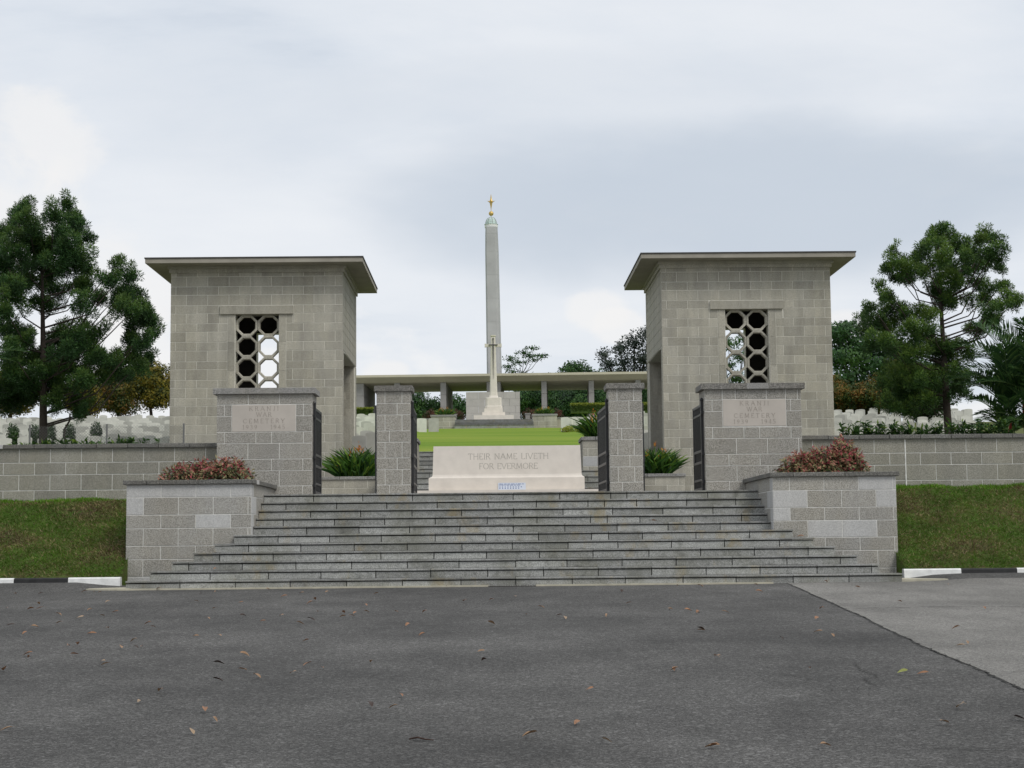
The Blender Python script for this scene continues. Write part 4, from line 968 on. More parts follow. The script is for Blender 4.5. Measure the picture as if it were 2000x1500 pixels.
a.add(vs, [(q*10+i, q*10+(i+1) % 10, q*10+10+(i+1) % 10, q*10+10+i) for i in range(10) for q in range(len(segs)-1)]); a.build('core', t, M['fin'])
cx = -.17
a = Acc(); a.lathe([(.70, 35.25), (.72, 35.3), (.72, 35.55), (.70, 35.6)], 24, cx=cx); a.build('rim', t, M['whitep'])
a = Acc(); a.lathe([(.76, 35.6), (.76, 35.66), (.62, 35.68), (.60, 35.9), (.52, 36.15), (.38, 36.32), (.15, 36.42), (.04, 36.5), (.04, 36.62)], 16, cx=cx); a.build('dome', t, M['copper'])
ribs = Acc()
for k in range(8):
    an = 2*PI*k/8+.2; ribs.tube([(cx+q*math.cos(an), q*math.sin(an), z) for q, z in ((.64, 35.68), (.62, 35.9), (.54, 36.15), (.39, 36.33), (.15, 36.43))], [.022]*5, 5)
ribs.build('dome_rib', t, M['fin'])
a = Acc(); a.lathe([(.0, 36.58)]+[(.27*math.sin(q), 36.86-.27*math.cos(q)) for q in np.linspace(.15, PI-.15, 9)]+[(0, 37.13)], 18, cx=cx); a.build('ball', t, M['gold'], smooth=True)
a = Acc(); a.lathe([(.0, 37.1), (.03, 37.12), (.035, 37.4), (.14, 38.0), (.18, 38.22), (.14, 38.32), (.09, 38.5), (.02, 39.0), (0, 39.02)], 8, cx=cx)
for k in range(8):
    an = 2*PI*k/8; rr = .46 if k % 2 == 0 else .34; dz = .12 if k % 2 == 0 else -.02
    p = Vector((cx+rr*math.cos(an), rr*math.sin(an), 38.17+dz)); q = Vector((math.cos(an), math.sin(an), 0)); s_ = Vector((-math.sin(an), math.cos(an), 0)); c0 = Vector((cx, 0, 38.17))+q*.1
    a.add([p, c0+s_*.1, c0+Vector((0, 0, .1)), c0-s_*.1, c0-Vector((0, 0, .1))], [(0, 1, 2), (0, 2, 3), (0, 3, 4), (0, 4, 1)])
a.build('star', t, M['gold'])

# ------------------------------------------------------------------ headstones in rows
HS = None
def headstone_mesh():
    a = Acc(); w, h = .205, .78
    prof = [(-w, -.3), (w, -.3), (w, h-.05)] + [(w*math.cos(q), h-.05+.05*math.sin(q)) for q in np.linspace(.25, PI-.25, 7)] + [(-w, h-.05)]
    a.prism(prof, 0, .085); return a.mesh('headstone', [M['headstone']])
HS = headstone_mesh()
def vis(x, y):
    px_ = 960 + 3200*x/y
    return -40 < px_ < 352 or 688 < px_ < 742 or 1222 < px_ < 1272 or 1622 < px_ < 1905
cnt = {'left': 0, 'right': 0}
for ri, y in enumerate(np.linspace(50, 84, 12)):
    for x in np.arange(-28, 28, .60):
        xx = x + (ri % 3)*.17 + random.uniform(-.02, .02)
        if abs(xx-AX) < 4.0 or not vis(xx, y): continue
        if random.random() < .05: continue
        o = link('headstone', HS, None, (xx, y+random.uniform(-.04, .04), side_z(y)+random.uniform(-.05, .03)), rot=(random.uniform(-.03, .03), random.uniform(-.03, .03), random.uniform(-.12, .12)))
        sc_ = random.uniform(.93, 1.08); o.scale = (sc_, 1, random.uniform(.93, 1.06))
        if xx < 0: tag(o, 'white rounded headstone '+('in the nearest rows' if ri < 4 else 'in the middle rows' if ri < 8 else 'in the farthest rows')+' behind the left wall', 'headstone', 'white headstones on the left cemetery slope')
        else: tag(o, 'white rounded headstone '+('in the nearest rows' if ri < 4 else 'in the middle rows' if ri < 8 else 'in the farthest rows')+' behind the right wall', 'headstone', 'white headstones on the right cemetery slope')
for k, (x, y) in enumerate(((5.2, 112), (6.02, 112), (6.84, 112), (7.5, 110), (6.2, 118), (7.1, 118), (-4.1, 118), (-4.9, 116), (-5.7, 114))):
    o = link('headstone', HS, None, (x, y, lawn_z(y)+.1)); o.scale = (1.8, 1, 1.15)
    tag(o, ('broad pale headstone beside the lawn right of the cross' if x > 0 else 'broad pale headstone beside the lawn left of the cross'), 'headstone', 'broad headstones at the lawn edges')
def marker(x, y, z, lab):
    a = Acc(); a.prism([(-.075, -.5), (.075, -.5), (.08, .17), (.06, .24), (.03, .27), (-.03, .27), (-.06, .24), (-.08, .17)], 0, .14)
    o = a.build('marker_post', None, M['capdark'], (x, y, z)); tag(o, lab, 'post', 'short round topped marker posts')
marker(-8.02, 33.6, 2.62, 'short dark round topped post behind the left wall'); marker(9.02, 33.6, 2.66, 'short dark round topped post behind the right wall between shrubs'); marker(7.95, 33.6, 2.66, 'short round topped post behind the right wall nearest the tower')
# chain link fence left
t = thing('wire_fence', 'low chain link fence behind the left wall in front of the headstones', 'fence', (-9.6, 34.2, 2.5))
a = Acc(); s = .062; L_, H_ = 3.2, .75; n = int((L_+H_)/s)
for sg in (1, -1):
    for k in range(n):
        x0 = k*s-H_ if sg > 0 else k*s
        p, q = (x0, 0.0), (x0+sg*H_, H_)
        if p[0] < 0: p = (0, -p[0]) if sg > 0 else p
        if q[0] > L_: q = (L_, H_-(q[0]-L_))
        if sg < 0:
            if q[0] < 0: q = (0, H_+q[0])
            if p[0] > L_: p = (L_, p[0]-L_)
        if q[1]-p[1] < .02: continue
        a.tube([(p[0], .002*sg, p[1]), (q[0], .002*sg, q[1])], [.0026, .0026], 3, cap=False)
a.build('wire_mesh', t, M['wire'], kind='stuff')
for xx in (0, 1.6, 3.2):
    a = Acc(); a.lathe([(.02, -.3), (.02, .78), (.0, .79)], 8, cx=xx); a.build('post', t, M['wire'])

# ------------------------------------------------------------------ plants
BARK = plain('dark_bark', (.050, .040, .032), .95, .35, 12)
PALEBARK = plain('pale_bark', (.12, .11, .095), .95, .3, 8)
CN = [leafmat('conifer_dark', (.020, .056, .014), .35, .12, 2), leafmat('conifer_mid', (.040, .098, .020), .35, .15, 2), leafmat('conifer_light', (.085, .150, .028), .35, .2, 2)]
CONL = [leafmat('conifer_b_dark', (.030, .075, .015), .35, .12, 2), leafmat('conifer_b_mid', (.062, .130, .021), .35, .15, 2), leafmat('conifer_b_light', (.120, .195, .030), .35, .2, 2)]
def conifer(lab, base, top, clumps, mats, lean, n_per=620, spread=1.):
    t = thing('conifer_tree', lab, 'tree', base, group='feathery conifers behind the walls'); B = Vector(base)
    tr = Acc(); h = top[2]-base[2]
    tp = [Vector((lean*math.sin(k/6*2.2)*.12 + (top[0]-base[0])*k/6, (random.uniform(-.03, .03)), h*k/6*.93)) for k in range(7)]
    tp[0].z = -.4
    tr.tube(tp, [.115, .10, .085, .068, .05, .032, .014], 9)
    V = []; MI = []
    for x, y, z, rr in clumps:
        c = Vector((x, y, z)) - B
        hd = math.hypot(c.x-tp[3].x*c.z/h, c.y)
        az = max(.8+.3*random.random(), c.z - ((.22+.50*hd) if c.z > 2.3 else (.08+.30*hd)))
        # start on the trunk
        f = min(max(az/(h*.93), 0), .95)*6; i0 = int(f); p0 = tp[i0].lerp(tp[min(i0+1, 6)], f-i0)
        mid = p0.lerp(c, .55) + Vector((random.uniform(-.08, .08), random.uniform(-.08, .08), -.10-.12*hd))
        mid2 = p0.lerp(c, .8) + Vector((0, 0, -.06))
        r0 = .008+.009*min(hd, 2)
        if random.random() < (.8 if c.z > 2.3 else .45): tr.tube([p0, mid, mid2, c + Vector((0, 0, rr*.5))], [r0, r0*.75, r0*.5, .004], 5, cap=False)
        # tufts: several upright plumes per clump
        n = int(n_per*3.6*(rr/.24)**2)
        npl = 9
        rr *= spread; pc = rng.normal(size=(npl, 3))*[rr*.55, rr*.55, rr*.46]
        which = rng.integers(0, npl, n)
        d_ = rdirs(n); rad_ = rng.uniform(.12, 1, n)**.6
        P = np.array(c) + pc[which] + d_*rad_[:, None]*np.array([rr*.55, rr*.55, rr*.68])
        D = d_*np.array([.9, .9, .5]) + [0, 0, .45] + rng.normal(size=(n, 3))*.6
        s = rng.uniform(.7, 1.3, n)
        V.append(leaf_quads(P, D, rdirs(n), .080*s, .0165*s))
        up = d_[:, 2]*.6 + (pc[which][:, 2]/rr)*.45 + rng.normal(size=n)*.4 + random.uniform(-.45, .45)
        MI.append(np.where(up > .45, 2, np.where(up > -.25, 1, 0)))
    tr.build('trunk', t, BARK, smooth=True)
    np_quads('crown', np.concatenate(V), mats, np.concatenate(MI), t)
    return t
conifer('tall dark feathery conifer rising behind the left wall with several spires', (-10.9, 40, 2.55), (-11.1, 40, 8.9), CONIFER_A, CN, .6)
conifer('airy green conifer with open branches behind the right wall', (11.27, 40, 2.55), (11.2, 40, 8.3), CONIFER_B, CONL, -.5, 400, .86)
# the bent low limb at the foot of the left conifer
_t = [o for o in COL.objects if o.name == 'conifer_tree'][0]
a = Acc(); P = [(0, -.05, .62), (.25, -.1, .50), (.5, -.1, .47), (.62, -.1, .58), (.60, -.1, .72), (.53, -.1, .86), (.55, -.1, 1.05), (.66, -.1, 1.25), (.68, -.1, 1.6)]
P2 = []
for i in range(len(P)-1):
    for q in (0, .5): P2.append(Vector(P[i]).lerp(Vector(P[i+1]), q))
a.tube(P2, list(np.linspace(.05, .02, len(P2))), 7); a.build('bent_limb', _t, BARK, smooth=True)

def leafy_tree(name, lab, base, blobs, mats, leaf, density, bark=None, trunk_r=.12, group=None, cell=.5, cat='tree', droop=0., trunk_top=None, shell=.45, sharp=.7, aspect=.5, limbs=True, fork=.35):
    """blobs: (x, y, z, rx, ry, rz) in world metres"""
    t = thing(name, lab, cat, base, group=group); B = Vector(base); V = []; MI = []; tr = Acc()
    cz = sum(b[2] for b in blobs)/len(blobs)
    tt = trunk_top or (sum(b[0] for b in blobs)/len(blobs), base[1], cz)
    fk = Vector((tt[0]-B.x, tt[1]-B.y, (tt[2]-B.z)*fork*1.2))
    tr.tube([(0, 0, -.5), fk*.5+Vector((trunk_r*.4, 0, 0)), fk], [trunk_r*1.15, trunk_r*.9, trunk_r*.75], 8)
    for x, y, z, a_, b_, c_ in blobs:
        c = Vector((x, y, z))-B
        if limbs:
            m_ = fk.lerp(c, .5)+Vector((0, 0, -.12*(c-fk).length))
            tr.tube([fk, m_, c], [trunk_r*.55, trunk_r*.38, trunk_r*.12], 6, cap=False)
        area = 4*PI*((a_*b_+a_*c_+b_*c_)/3)
        n = int(area*density*3.1/(leaf*leaf))
        dd = rdirs(n); rr = 1-shell*rng.uniform(0, 1, n)**1.6
        # bumpy outline
        bump = 1+.16*np.sin(dd[:, 0]*7+x)*np.sin(dd[:, 2]*6+y)+.12*np.sin(dd[:, 1]*11+z)*np.cos(dd[:, 0]*9)
        P = np.array(c)+dd*(rr*bump)[:, None]*np.array([a_, b_, c_])
        N = dd+rng.normal(size=(n, 3))*.55
        D = rng.normal(size=(n, 3)) - dd*0 + [0, 0, -droop]
        D = D-N*((D*N).sum(1)/np.maximum((N*N).sum(1), 1e-6))[:, None]
        s = rng.uniform(.65, 1.35, n)
        V.append(leaf_quads(P, D, N, leaf*s, leaf*aspect*s)); MI.append(clump_mix(P+np.array(B), len(mats), cell, sharp))
    tr.build('trunk', t, bark or BARK, smooth=True)
    np_quads('crown', np.concatenate(V), mats, np.concatenate(MI), t)
    return t
def lobes(cx, cy, cz, r, n, fr=.55, flat=1.0):
    out = [(cx, cy, cz, r*.72, r*.72, r*.72*flat)]
    for k in range(n):
        d_ = rdirs(1)[0]; d_[2] = d_[2]*.9+.08
        q = r*random.uniform(.45, .72); s = r*fr*random.uniform(.75, 1.15)
        out.append((cx+d_[0]*q, cy+d_[1]*q, cz+d_[2]*q*flat, s, s, s*flat*.9))
    return out
OR = [leafmat('young_dark_leaf', (.026, .058, .012), .35, .15, 1), leafmat('young_olive_leaf', (.085, .095, .014), .35, .2, 1), leafmat('young_orange_leaf', (.21, .115, .022), .3, .2, 1)]
OY = [leafmat('olive_dark_leaf', (.032, .050, .011), .35, .15, 1), leafmat('olive_gold_leaf', (.135, .125, .014), .35, .2, 1), leafmat('gold_leaf', (.23, .175, .02), .3, .2, 1)]
DK = [leafmat('deep_leaf', (.014, .034, .011), .4, .12, .5), leafmat('deep_mid_leaf', (.026, .062, .016), .4, .15, .5), leafmat('deep_light_leaf', (.045, .095, .022), .4, .18, .5)]
RT = [leafmat('rain_dark_leaf', (.016, .044, .015), .4, .12, .3), leafmat('rain_mid_leaf', (.032, .084, .023), .4, .15, .3), leafmat('rain_light_leaf', (.06, .130, .030), .4, .18, .3)]
GR = [leafmat('fresh_dark_leaf', (.018, .048, .014), .4, .12, .4), leafmat('fresh_mid_leaf', (.032, .085, .020), .4, .15, .4), leafmat('fresh_light_leaf', (.060, .130, .026), .4, .2, .4)]
GY = [leafmat('greyish_dark_leaf', (.016, .026, .020), .4, .1, .4), leafmat('greyish_mid_leaf', (.030, .046, .034), .4, .1, .4), leafmat('greyish_light_leaf', (.055, .070, .050), .4, .12, .4)]
GRP = 'round clipped trees among the headstones'
for x, y, z, rr, mats, lab in (
    (-25.0, 85, 8.8, 1.25, OY, 'round golden tree at the far left edge of the headstones'),
    (-21.4, 86, 8.5, 1.05, OY, 'small round gold tree directly behind the dark conifer trunk'),
    (-20.3, 90, 9.1, 1.25, OR, 'round orange and green tree between the conifer and the next golden tree'),
    (-17.6, 85, 8.9, 1.22, OY, 'round golden olive tree just left of the left tower'),
    (18.25, 85, 8.25, .95, OR, 'round rust coloured tree touching the right tower'),
    (19.75, 85, 8.05, .98, OR, 'round rust orange tree second from the right tower'),
    (21.4, 86, 8.9, 1.05, OR, 'round orange topped tree partly behind the right conifer'),
    (18.5, 70, 6.75, 1.0, DK, 'small dark forked tree standing in front of the orange trees')):
    leafy_tree('round_tree', lab, (x, y, side_z(y)), lobes(x, y, z-.05, rr*1.28, 16, .48), mats, .125, .85, trunk_r=.10, group=GRP, cell=.35, fork=.4)
# far background trees
BG = 'tall trees beyond the memorial'
leafy_tree('rain_tree', 'broad layered rain tree right of the right tower', (44, 190, 12.5), [(40.5, 190, 24.6, 3.2, 4, 1.3), (43.5, 191, 23.2, 3.6, 4, 1.4), (40.8, 189, 21.6, 3.0, 4, 1.3), (45.0, 190, 20.8, 4.0, 4, 1.5), (41.5, 190, 19.2, 3.2, 4, 1.5), (47.5, 191, 22.6, 3.4, 4, 1.4), (44, 190, 17.8, 4.5, 4, 1.8), (50, 190, 19.5, 3.6, 4, 1.8), (42.0, 191, 25.4, 1.8, 3, .8), (47, 189, 17, 4, 4, 2), (40, 189, 16.6, 3, 4, 1.8)], RT, .42, .95, trunk_r=.5, group=BG, cell=2.2, shell=.75, sharp=.9)
leafy_tree('rain_tree', 'dark rain tree behind the orange round trees', (52, 200, 12.6), lobes(53, 200, 19.5, 5.5, 9, .5, .7), RT, .42, .9, trunk_r=.5, group=BG, cell=2.2)
leafy_tree('broadleaf_tree', 'tall dusky tree against the sky left of the right tower', (17.5, 200, 12.5), [(17.8, 200, 25.0, 2.0, 2.5, 1.5), (16.0, 200, 24.3, 1.2, 2, 1.0), (18.6, 200, 23.0, 2.2, 2.5, 1.5), (16.4, 199, 22.5, 1.6, 2, 1.2), (14.0, 200, 23.6, 1.0, 1.6, .95), (14.6, 200, 22.4, 1.3, 2, .95), (20.5, 200, 25.6, 2.2, 2.5, 1.6), (21, 200, 22.5, 2.6, 3, 2), (17.4, 200, 20.8, 2.8, 3, 1.3), (19.6, 200, 26.3, 1.4, 2, .9)], GY, .30, .62, trunk_r=.4, group=BG, cell=1.2, shell=.9, bark=BARK)
leafy_tree('broadleaf_tree', 'dense round green crown above the right canopy', (9.8, 205, 12.6), [(10.6, 205, 20.4, 3.0, 4, 2.6), (8.2, 205, 19.9, 2.6, 4, 2.0), (13.2, 205, 20.2, 2.8, 4, 2.2), (6.8, 204, 19.2, 2.2, 3, 1.6), (10.8, 204, 22.0, 1.8, 3, 1.3), (15.6, 205, 20.2, 2.6, 4, 2.2), (11, 203, 17.2, 4, 4, 2.2), (7.5, 203, 17, 3, 4, 2), (15, 203, 17, 3.4, 4, 2.2)], GR, .36, 1.0, trunk_r=.5, group=BG, cell=1.5, shell=.6)
leafy_tree('broadleaf_tree', 'loose tree glimpsed through the pierced window of the right tower', (29, 195, 12.5), [(28.6, 195, 24.2, 1.6, 2, .9), (30.2, 195, 22.6, 1.3, 2, .8), (28.2, 195, 21.6, 1.5, 2, .6), (29.6, 195, 20.0, 2.2, 2, .9), (29, 195, 18.2, 2.6, 2, 1.2), (30.6, 195, 24.9, 1.0, 2, .6)], RT, .28, .6, trunk_r=.2, group=BG, cell=1.2, shell=.9)
leafy_tree('flat_topped_tree', 'sparse flat layered tree just right of the pylon', (4.0, 200, 12.5), [(5.2, 200, 24.5, 1.1, 1.2, .30), (4.2, 200, 23.9, 1.3, 1.2, .36), (6.3, 200, 23.5, 1.2, 1.2, .32), (2.6, 200, 23.2, 1.1, 1, .34), (3.6, 200, 22.8, 1.5, 1.2, .42), (2.2, 200, 22.2, 1.0, 1, .36), (2.9, 200, 21.6, 1.3, 1, .36), (5.4, 200, 23.0, 1.0, 1, .26), (4.4, 200, 21.2, 1.3, 1.3, .3), (3.4, 200, 20.7, 1.8, 1.3, .35), (4.9, 200, 23.5, 1.0, 1, .26), (2.0, 200, 21.0, 1.0, 1, .3)], [DK[1], RT[1], RT[2]], .26, .40, trunk_r=.09, group=BG, cell=.8, shell=1.0, bark=PALEBARK, fork=.72)
for x, z, rr, lab, mats in ((-9.2, 16.6, 2.7, 'bushy green tree under the canopy left of the left inner fin', GR), (-6.6, 16.0, 2.2, 'bushy green tree behind the left inner fin', GR), (-4.2, 16.5, 2.1, 'bright green tree under the canopy beside the white slab', GR), (-15.2, 13.6, 1.3, 'small distant tree seen past the left gate post', GR), (4.6, 17.0, 3.4, 'dark tree under the right canopy beside the white slab', RT), (9.0, 16.9, 3.5, 'dark tree under the right canopy between the two fins', RT), (13.2, 16.9, 3.6, 'dark tree under the canopy beside the right tower', RT), (17.6, 17, 3.4, 'dark tree under the canopy hidden by the right tower', RT)):
    leafy_tree('broadleaf_tree', lab, (x, 192, 12.4), lobes(x, 192, z, rr, 9, .55, .85), mats, .26, .85, trunk_r=.22, group='trees seen under the canopy', cell=1.0, shell=.55)

# croton bushes in the planters by the steps
CR_ = [leafmat('croton_green', (.055, .075, .026), .35, .2, 6), leafmat('croton_olive', (.25, .22, .105), .35, .2, 6), leafmat('croton_rust', (.34, .15, .105), .35, .2, 6), leafmat('croton_red', (.30, .052, .065), .35, .25, 6)]
def croton(lab, base, mounds, n):
    t = thing('croton_bush', lab, 'bush', base, group='red leaved bushes in the planters'); V = []; MI = []; st_ = Acc()
    for (x, y, z, a_, b_, c_) in mounds:
        k = int(n*a_*c_/.2); c = np.array([x, y, z])-np.array(base)
        dd = rdirs(k); dd[:, 2] = np.abs(dd[:, 2])*1.1-.12
        rr = 1-.5*rng.uniform(0, 1, k)**1.5
        bump = 1+.13*np.sin(dd[:, 0]*8+x*5)*np.sin(dd[:, 2]*7)+.10*np.sin(dd[:, 1]*9+x)
        P = c+dd*(rr*bump)[:, None]*np.array([a_, b_, c_])
        D = dd*[.8, .8, .3]+rng.normal(size=(k, 3))*.6+[0, 0, -.35]
        s = rng.uniform(.6, 1.25, k)
        V.append(leaf_quads(P, D, dd+[0, 0, .5]+rng.normal(size=(k, 3))*.35, .092*s, .033*s))
        q = (rr-.8)*2 + dd[:, 2]*.9 + rng.normal(size=k)*.75
        MI.append(np.where(q > 1.45, 3, np.where(q > .75, 2, np.where(q > -.05, 1, 0))))
        for j in range(14):
            e_ = c+dd[j]*np.array([a_, b_, c_])*.8; st_.tube([(c[0]*.8, c[1], -.12), (c[0]+(e_[0]-c[0])*.5, c[1]+(e_[1]-c[1])*.4, c[2]+.05), tuple(e_)], [.014, .01, .005], 5, cap=False)
    st_.build('stem', t, BARK); np_quads('foliage', np.concatenate(V), CR_, np.concatenate(MI), t)
croton('red and olive croton bush in two mounds on the left planter', (-5.2, 29.75, 1.85), [(-5.55, 29.75, 1.86, .42, .42, .36), (-5.25, 29.9, 1.9, .35, .35, .40), (-4.75, 29.75, 1.88, .42, .40, .44), (-4.95, 29.6, 1.86, .3, .3, .34)], 2600)
croton('large red croton bush heaped on the right planter', (6.05, 29.75, 1.88), [(5.65, 29.75, 1.90, .40, .42, .42), (6.05, 29.75, 1.92, .50, .45, .50), (6.45, 29.8, 1.92, .40, .4, .46), (6.42, 29.85, 2.12, .26, .3, .46)], 2600)

# lilies with orange flowers
LG = [leafmat('lily_dark', (.020, .062, .011), .35, .25, 6), leafmat('lily_mid', (.055, .135, .016), .35, .3, 6), leafmat('lily_light', (.16, .26, .03), .3, .3, 6)]
FO = [leafmat('orange_bloom', (.60, .20, .03), .2, .3, 9), leafmat('amber_bloom', (.58, .28, .04), .2, .3, 9)]
def lily(lab, x0, x1, y, z, h, n, nf, gold=.1):
    bx = (x0+x1)/2; t = thing('lily_clump', lab, 'plant', (bx, y, z), group='orange flowered lily clumps')
    V = []; MI = []; w = (x1-x0)/2
    bxs = rng.uniform(-w, w, n)*.75; bys = rng.uniform(-.35, .35, n)
    env = np.sqrt(np.maximum(1-(bxs/(w*1.02))**2, .2))
    L_ = h*env*rng.uniform(.35, 1.0, n)
    D = np.stack([bxs/w*.55+rng.normal(size=n)*.5, rng.normal(size=n)*.45, np.ones(n)], 1); D = unit(D)
    st0 = rng.uniform(0, .35, n)*L_
    B0 = np.stack([bxs, bys, np.zeros(n)], 1)+D*st0[:, None]
    S = unit(np.cross(D, rdirs(n)))
    ww = .062*rng.uniform(.6, 1.2, n)
    ll = L_-st0*.6
    side = unit(np.stack([np.sign(bxs+rng.normal(size=n)*.3), rng.normal(size=n)*.5, np.zeros(n)], 1))
    p0 = B0; p1 = B0+D*(ll*.5)[:, None]; tip = B0+D*(ll*.85)[:, None]+side*(ll*rng.uniform(.1, .45, n))[:, None]
    V.append(np.stack([p0-S*(ww*.25)[:, None], p0+S*(ww*.25)[:, None], p1+S*(ww*.6)[:, None], p1-S*(ww*.6)[:, None]], 1))
    V.append(np.stack([p1-S*(ww*.6)[:, None], p1+S*(ww*.6)[:, None], tip, tip+S*.001], 1))
    m_ = np.clip(rng.normal(size=n)*.8+.7+L_/h*.8, 0, 2).astype(int); MI += [m_, m_]
    np_quads('foliage', np.concatenate(V), LG, np.concatenate(MI), t)
    for k in range(nf):
        fx = random.uniform(-w*.8, w*.8); fy = random.uniform(-.38, .1); fz = h*math.sqrt(max(.2, 1-(fx/w)**2))*random.uniform(.42, .88)
        nn = 8; dd = rng.normal(size=(nn, 3))*[.6, .6, .3]+[0, 0, 1.0]
        Pp = np.tile([fx, fy, fz], (nn, 1))+rng.normal(size=(nn, 3))*[.018, .018, .05]
        np_quads('flower', leaf_quads(Pp, dd, rdirs(nn), np.full(nn, .075), np.full(nn, .030)), [FO[1] if random.random() < gold else FO[0]], None, t)
    return t
lily('lily clump with orange flowers in the flower box by the left tower', -4.2, -2.98, 43.95, 2.48, 1.0, 1000, 10, .3)
lily('lily clump with amber flowers in the flower box by the right tower', 3.86, 4.92, 43.95, 2.48, .95, 950, 14, .85)
lily('lily clump spilling over the tall flower box behind the right central gate leaf', 2.62, 3.6, 45.6, 3.58, .95, 650, 9, .4)
lily('yellow green lily clump in the planter left of the white cross', -4.95, -3.35, 150.7, 12.4, .95, 460, 22, .8)
lily('yellow green lily clump in the planter right of the white cross', 4.2, 5.75, 150.7, 12.4, .95, 460, 22, .8)
MAR = [OR[0], leafmat('maroon_leaf', (.075, .035, .020), .35, .15, 4), leafmat('dull_red_leaf', (.12, .045, .022), .3, .15, 4)]
for x, lab in ((-5.6, 'maroon shrub behind the left cross planter'), (-3.2, 'maroon shrub beside the left cross planter steps'), (3.75, 'maroon shrub left of the right cross planter'), (6.0, 'maroon shrub behind the right cross planter')):
    leafy_tree('shrub', lab, (x, 153.2, 11.8), [(x, 153.2, 12.6, .75, .7, .68), (x+.3, 153.3, 12.5, .6, .6, .55)], MAR, .11, .8, trunk_r=.05, group='maroon shrubs on the terrace', cell=.4, cat='shrub')
# yellow shrubs by the lawn edges and clipped hedges
YE = [leafmat('yellow_leaf', (.34, .33, .03), .3, .25, 6), leafmat('lime_leaf', (.20, .27, .03), .3, .25, 6)]
for x, y, rr, lab in ((-3.42, 48.0, .38, 'yellow shrub behind the left gate post'), (-7.6, 130, .7, 'small yellow shrub at the far left lawn edge'), (5.3, 108, .5, 'yellow shrub at the right lawn edge nearest the cross'), (6.1, 104, .55, 'yellow shrub at the right lawn edge second from the cross'), (6.6, 99, .6, 'yellow shrub at the right lawn edge nearest the gate')):
    zz_ = (lawn_z(y) if y > 56 else 3.0)
    leafy_tree('shrub', lab, (x, y, zz_), [(x, y, zz_+rr*.35, rr*1.2, rr, rr*.55), (x-.3, y, zz_+rr*.28, rr*.8, rr*.7, rr*.4)], YE, .09 if y > 60 else .06, .8, trunk_r=.03, group='yellow shrubs beside the lawn', cell=.3, cat='shrub')
HG = [leafmat('hedge_lime', (.22, .25, .030), .3, .2, 5), leafmat('hedge_green', (.06, .10, .015), .35, .2, 5)]
def hedge(x0, x1, y, z, h, lab):
    t = thing('hedge', lab, 'hedge', ((x0+x1)/2, y, z), group='clipped hedges below the terrace'); hx = (x1-x0)/2
    a = Acc(); a.box(-hx+.04, hx-.04, .05, .75, -.2, h-.05); a.build('body', t, HG[1])
    n = int(hx*2*900); P = np.stack([rng.uniform(-hx, hx, n), rng.uniform(0, .8, n), rng.uniform(0, h, n)], 1)
    k = rng.uniform(size=n); P[:, 2] = np.where(k < .4, h, P[:, 2]); P[:, 1] = np.where(k >= .4, 0., P[:, 1])
    P += rng.normal(size=(n, 3))*.02
    s = rng.uniform(.7, 1.3, n)
    np_quads('foliage', leaf_quads(P, rdirs(n), rdirs(n), .09*s, .05*s), HG, np.where((P[:, 2] > h*.72), 0, 1), t)
hedge(6.3, 9.6, 128, 11.0, .55, 'clipped yellow green hedge right of the cross terrace'); hedge(11.2, 13.2, 128, 11.0, .55, 'clipped yellow green hedge seen past the right gate post'); hedge(-11.6, -9.2, 128, 10.95, .42, 'clipped yellow green hedge seen past the left gate post')

# low shrubs along the back of the boundary walls
SH = [leafmat('shrub_dark', (.020, .052, .012), .35, .25, 6), leafmat('shrub_mid', (.040, .095, .016), .35, .3, 6), leafmat('shrub_light', (.13, .20, .03), .3, .3, 6)]
def low_shrub(x, y, z, h, lab, sp=None):
    t = thing('low_shrub', lab, 'shrub', (x, y, z), group='leafy low shrubs along the tops of the walls'); V = []; MI = []
    stem = Acc(); ns = 9
    for k in range(ns):
        dx, dy = random.uniform(-.26, .26), random.uniform(-.18, .18); hh = h*random.uniform(.6, 1.05)
        stem.tube([(dx*.4, dy*.4, -.1), (dx*.8, dy*.8, hh*.6), (dx, dy, hh)], [.008, .006, .003], 4, cap=False)
        n = 26; f = rng.uniform(.25, 1.0, n)
        P = np.stack([dx*(.4+.6*f), dy*(.4+.6*f), hh*f], 1)
        D = np.stack([rng.normal(size=n), rng.normal(size=n), rng.normal(size=n)*.4+.5], 1)
        s = rng.uniform(.6, 1.2, n); V.append(leaf_quads(P, D, np.tile([0, 0, 1.], (n, 1))+rng.normal(size=(n, 3))*.5, .13*s, .045*s))
        MI.append(np.clip((f*1.7+rng.normal(size=n)*.6).astype(int), 0, 2))
    stem.build('stem', t, SH[0]); np_quads('foliage', np.concatenate(V), SH, np.concatenate(MI), t)
WS = {'r': [7.30, 7.55, 7.85, 8.15, 8.45, 8.72, 9.22, 9.55, 9.85, 10.15, 10.5], 'l': [-9.42, -9.1, -8.82, -8.52, -8.28, -7.72, -7.45, -7.2, -6.95]}
for i, x in enumerate(WS['r']): low_shrub(x+random.uniform(-.04, .04), 33.2+random.uniform(-.1, .15), 2.62, random.uniform(.40, .52) if i != 5 else .38, ('first', 'second', 'third', 'fourth', 'fifth', 'sixth', 'seventh', 'eighth', 'ninth', 'tenth', 'eleventh')[i] + ' leafy low shrub from the right tower along the right wall')
for i, x in enumerate(WS['l']): low_shrub(x, 33.2+random.uniform(-.1, .15), 2.52, random.uniform(.30, .42), ('ninth', 'eighth', 'seventh', 'sixth', 'fifth', 'fourth', 'third', 'second', 'first')[i] + ' sparse low shrub from the left tower along the left wall')
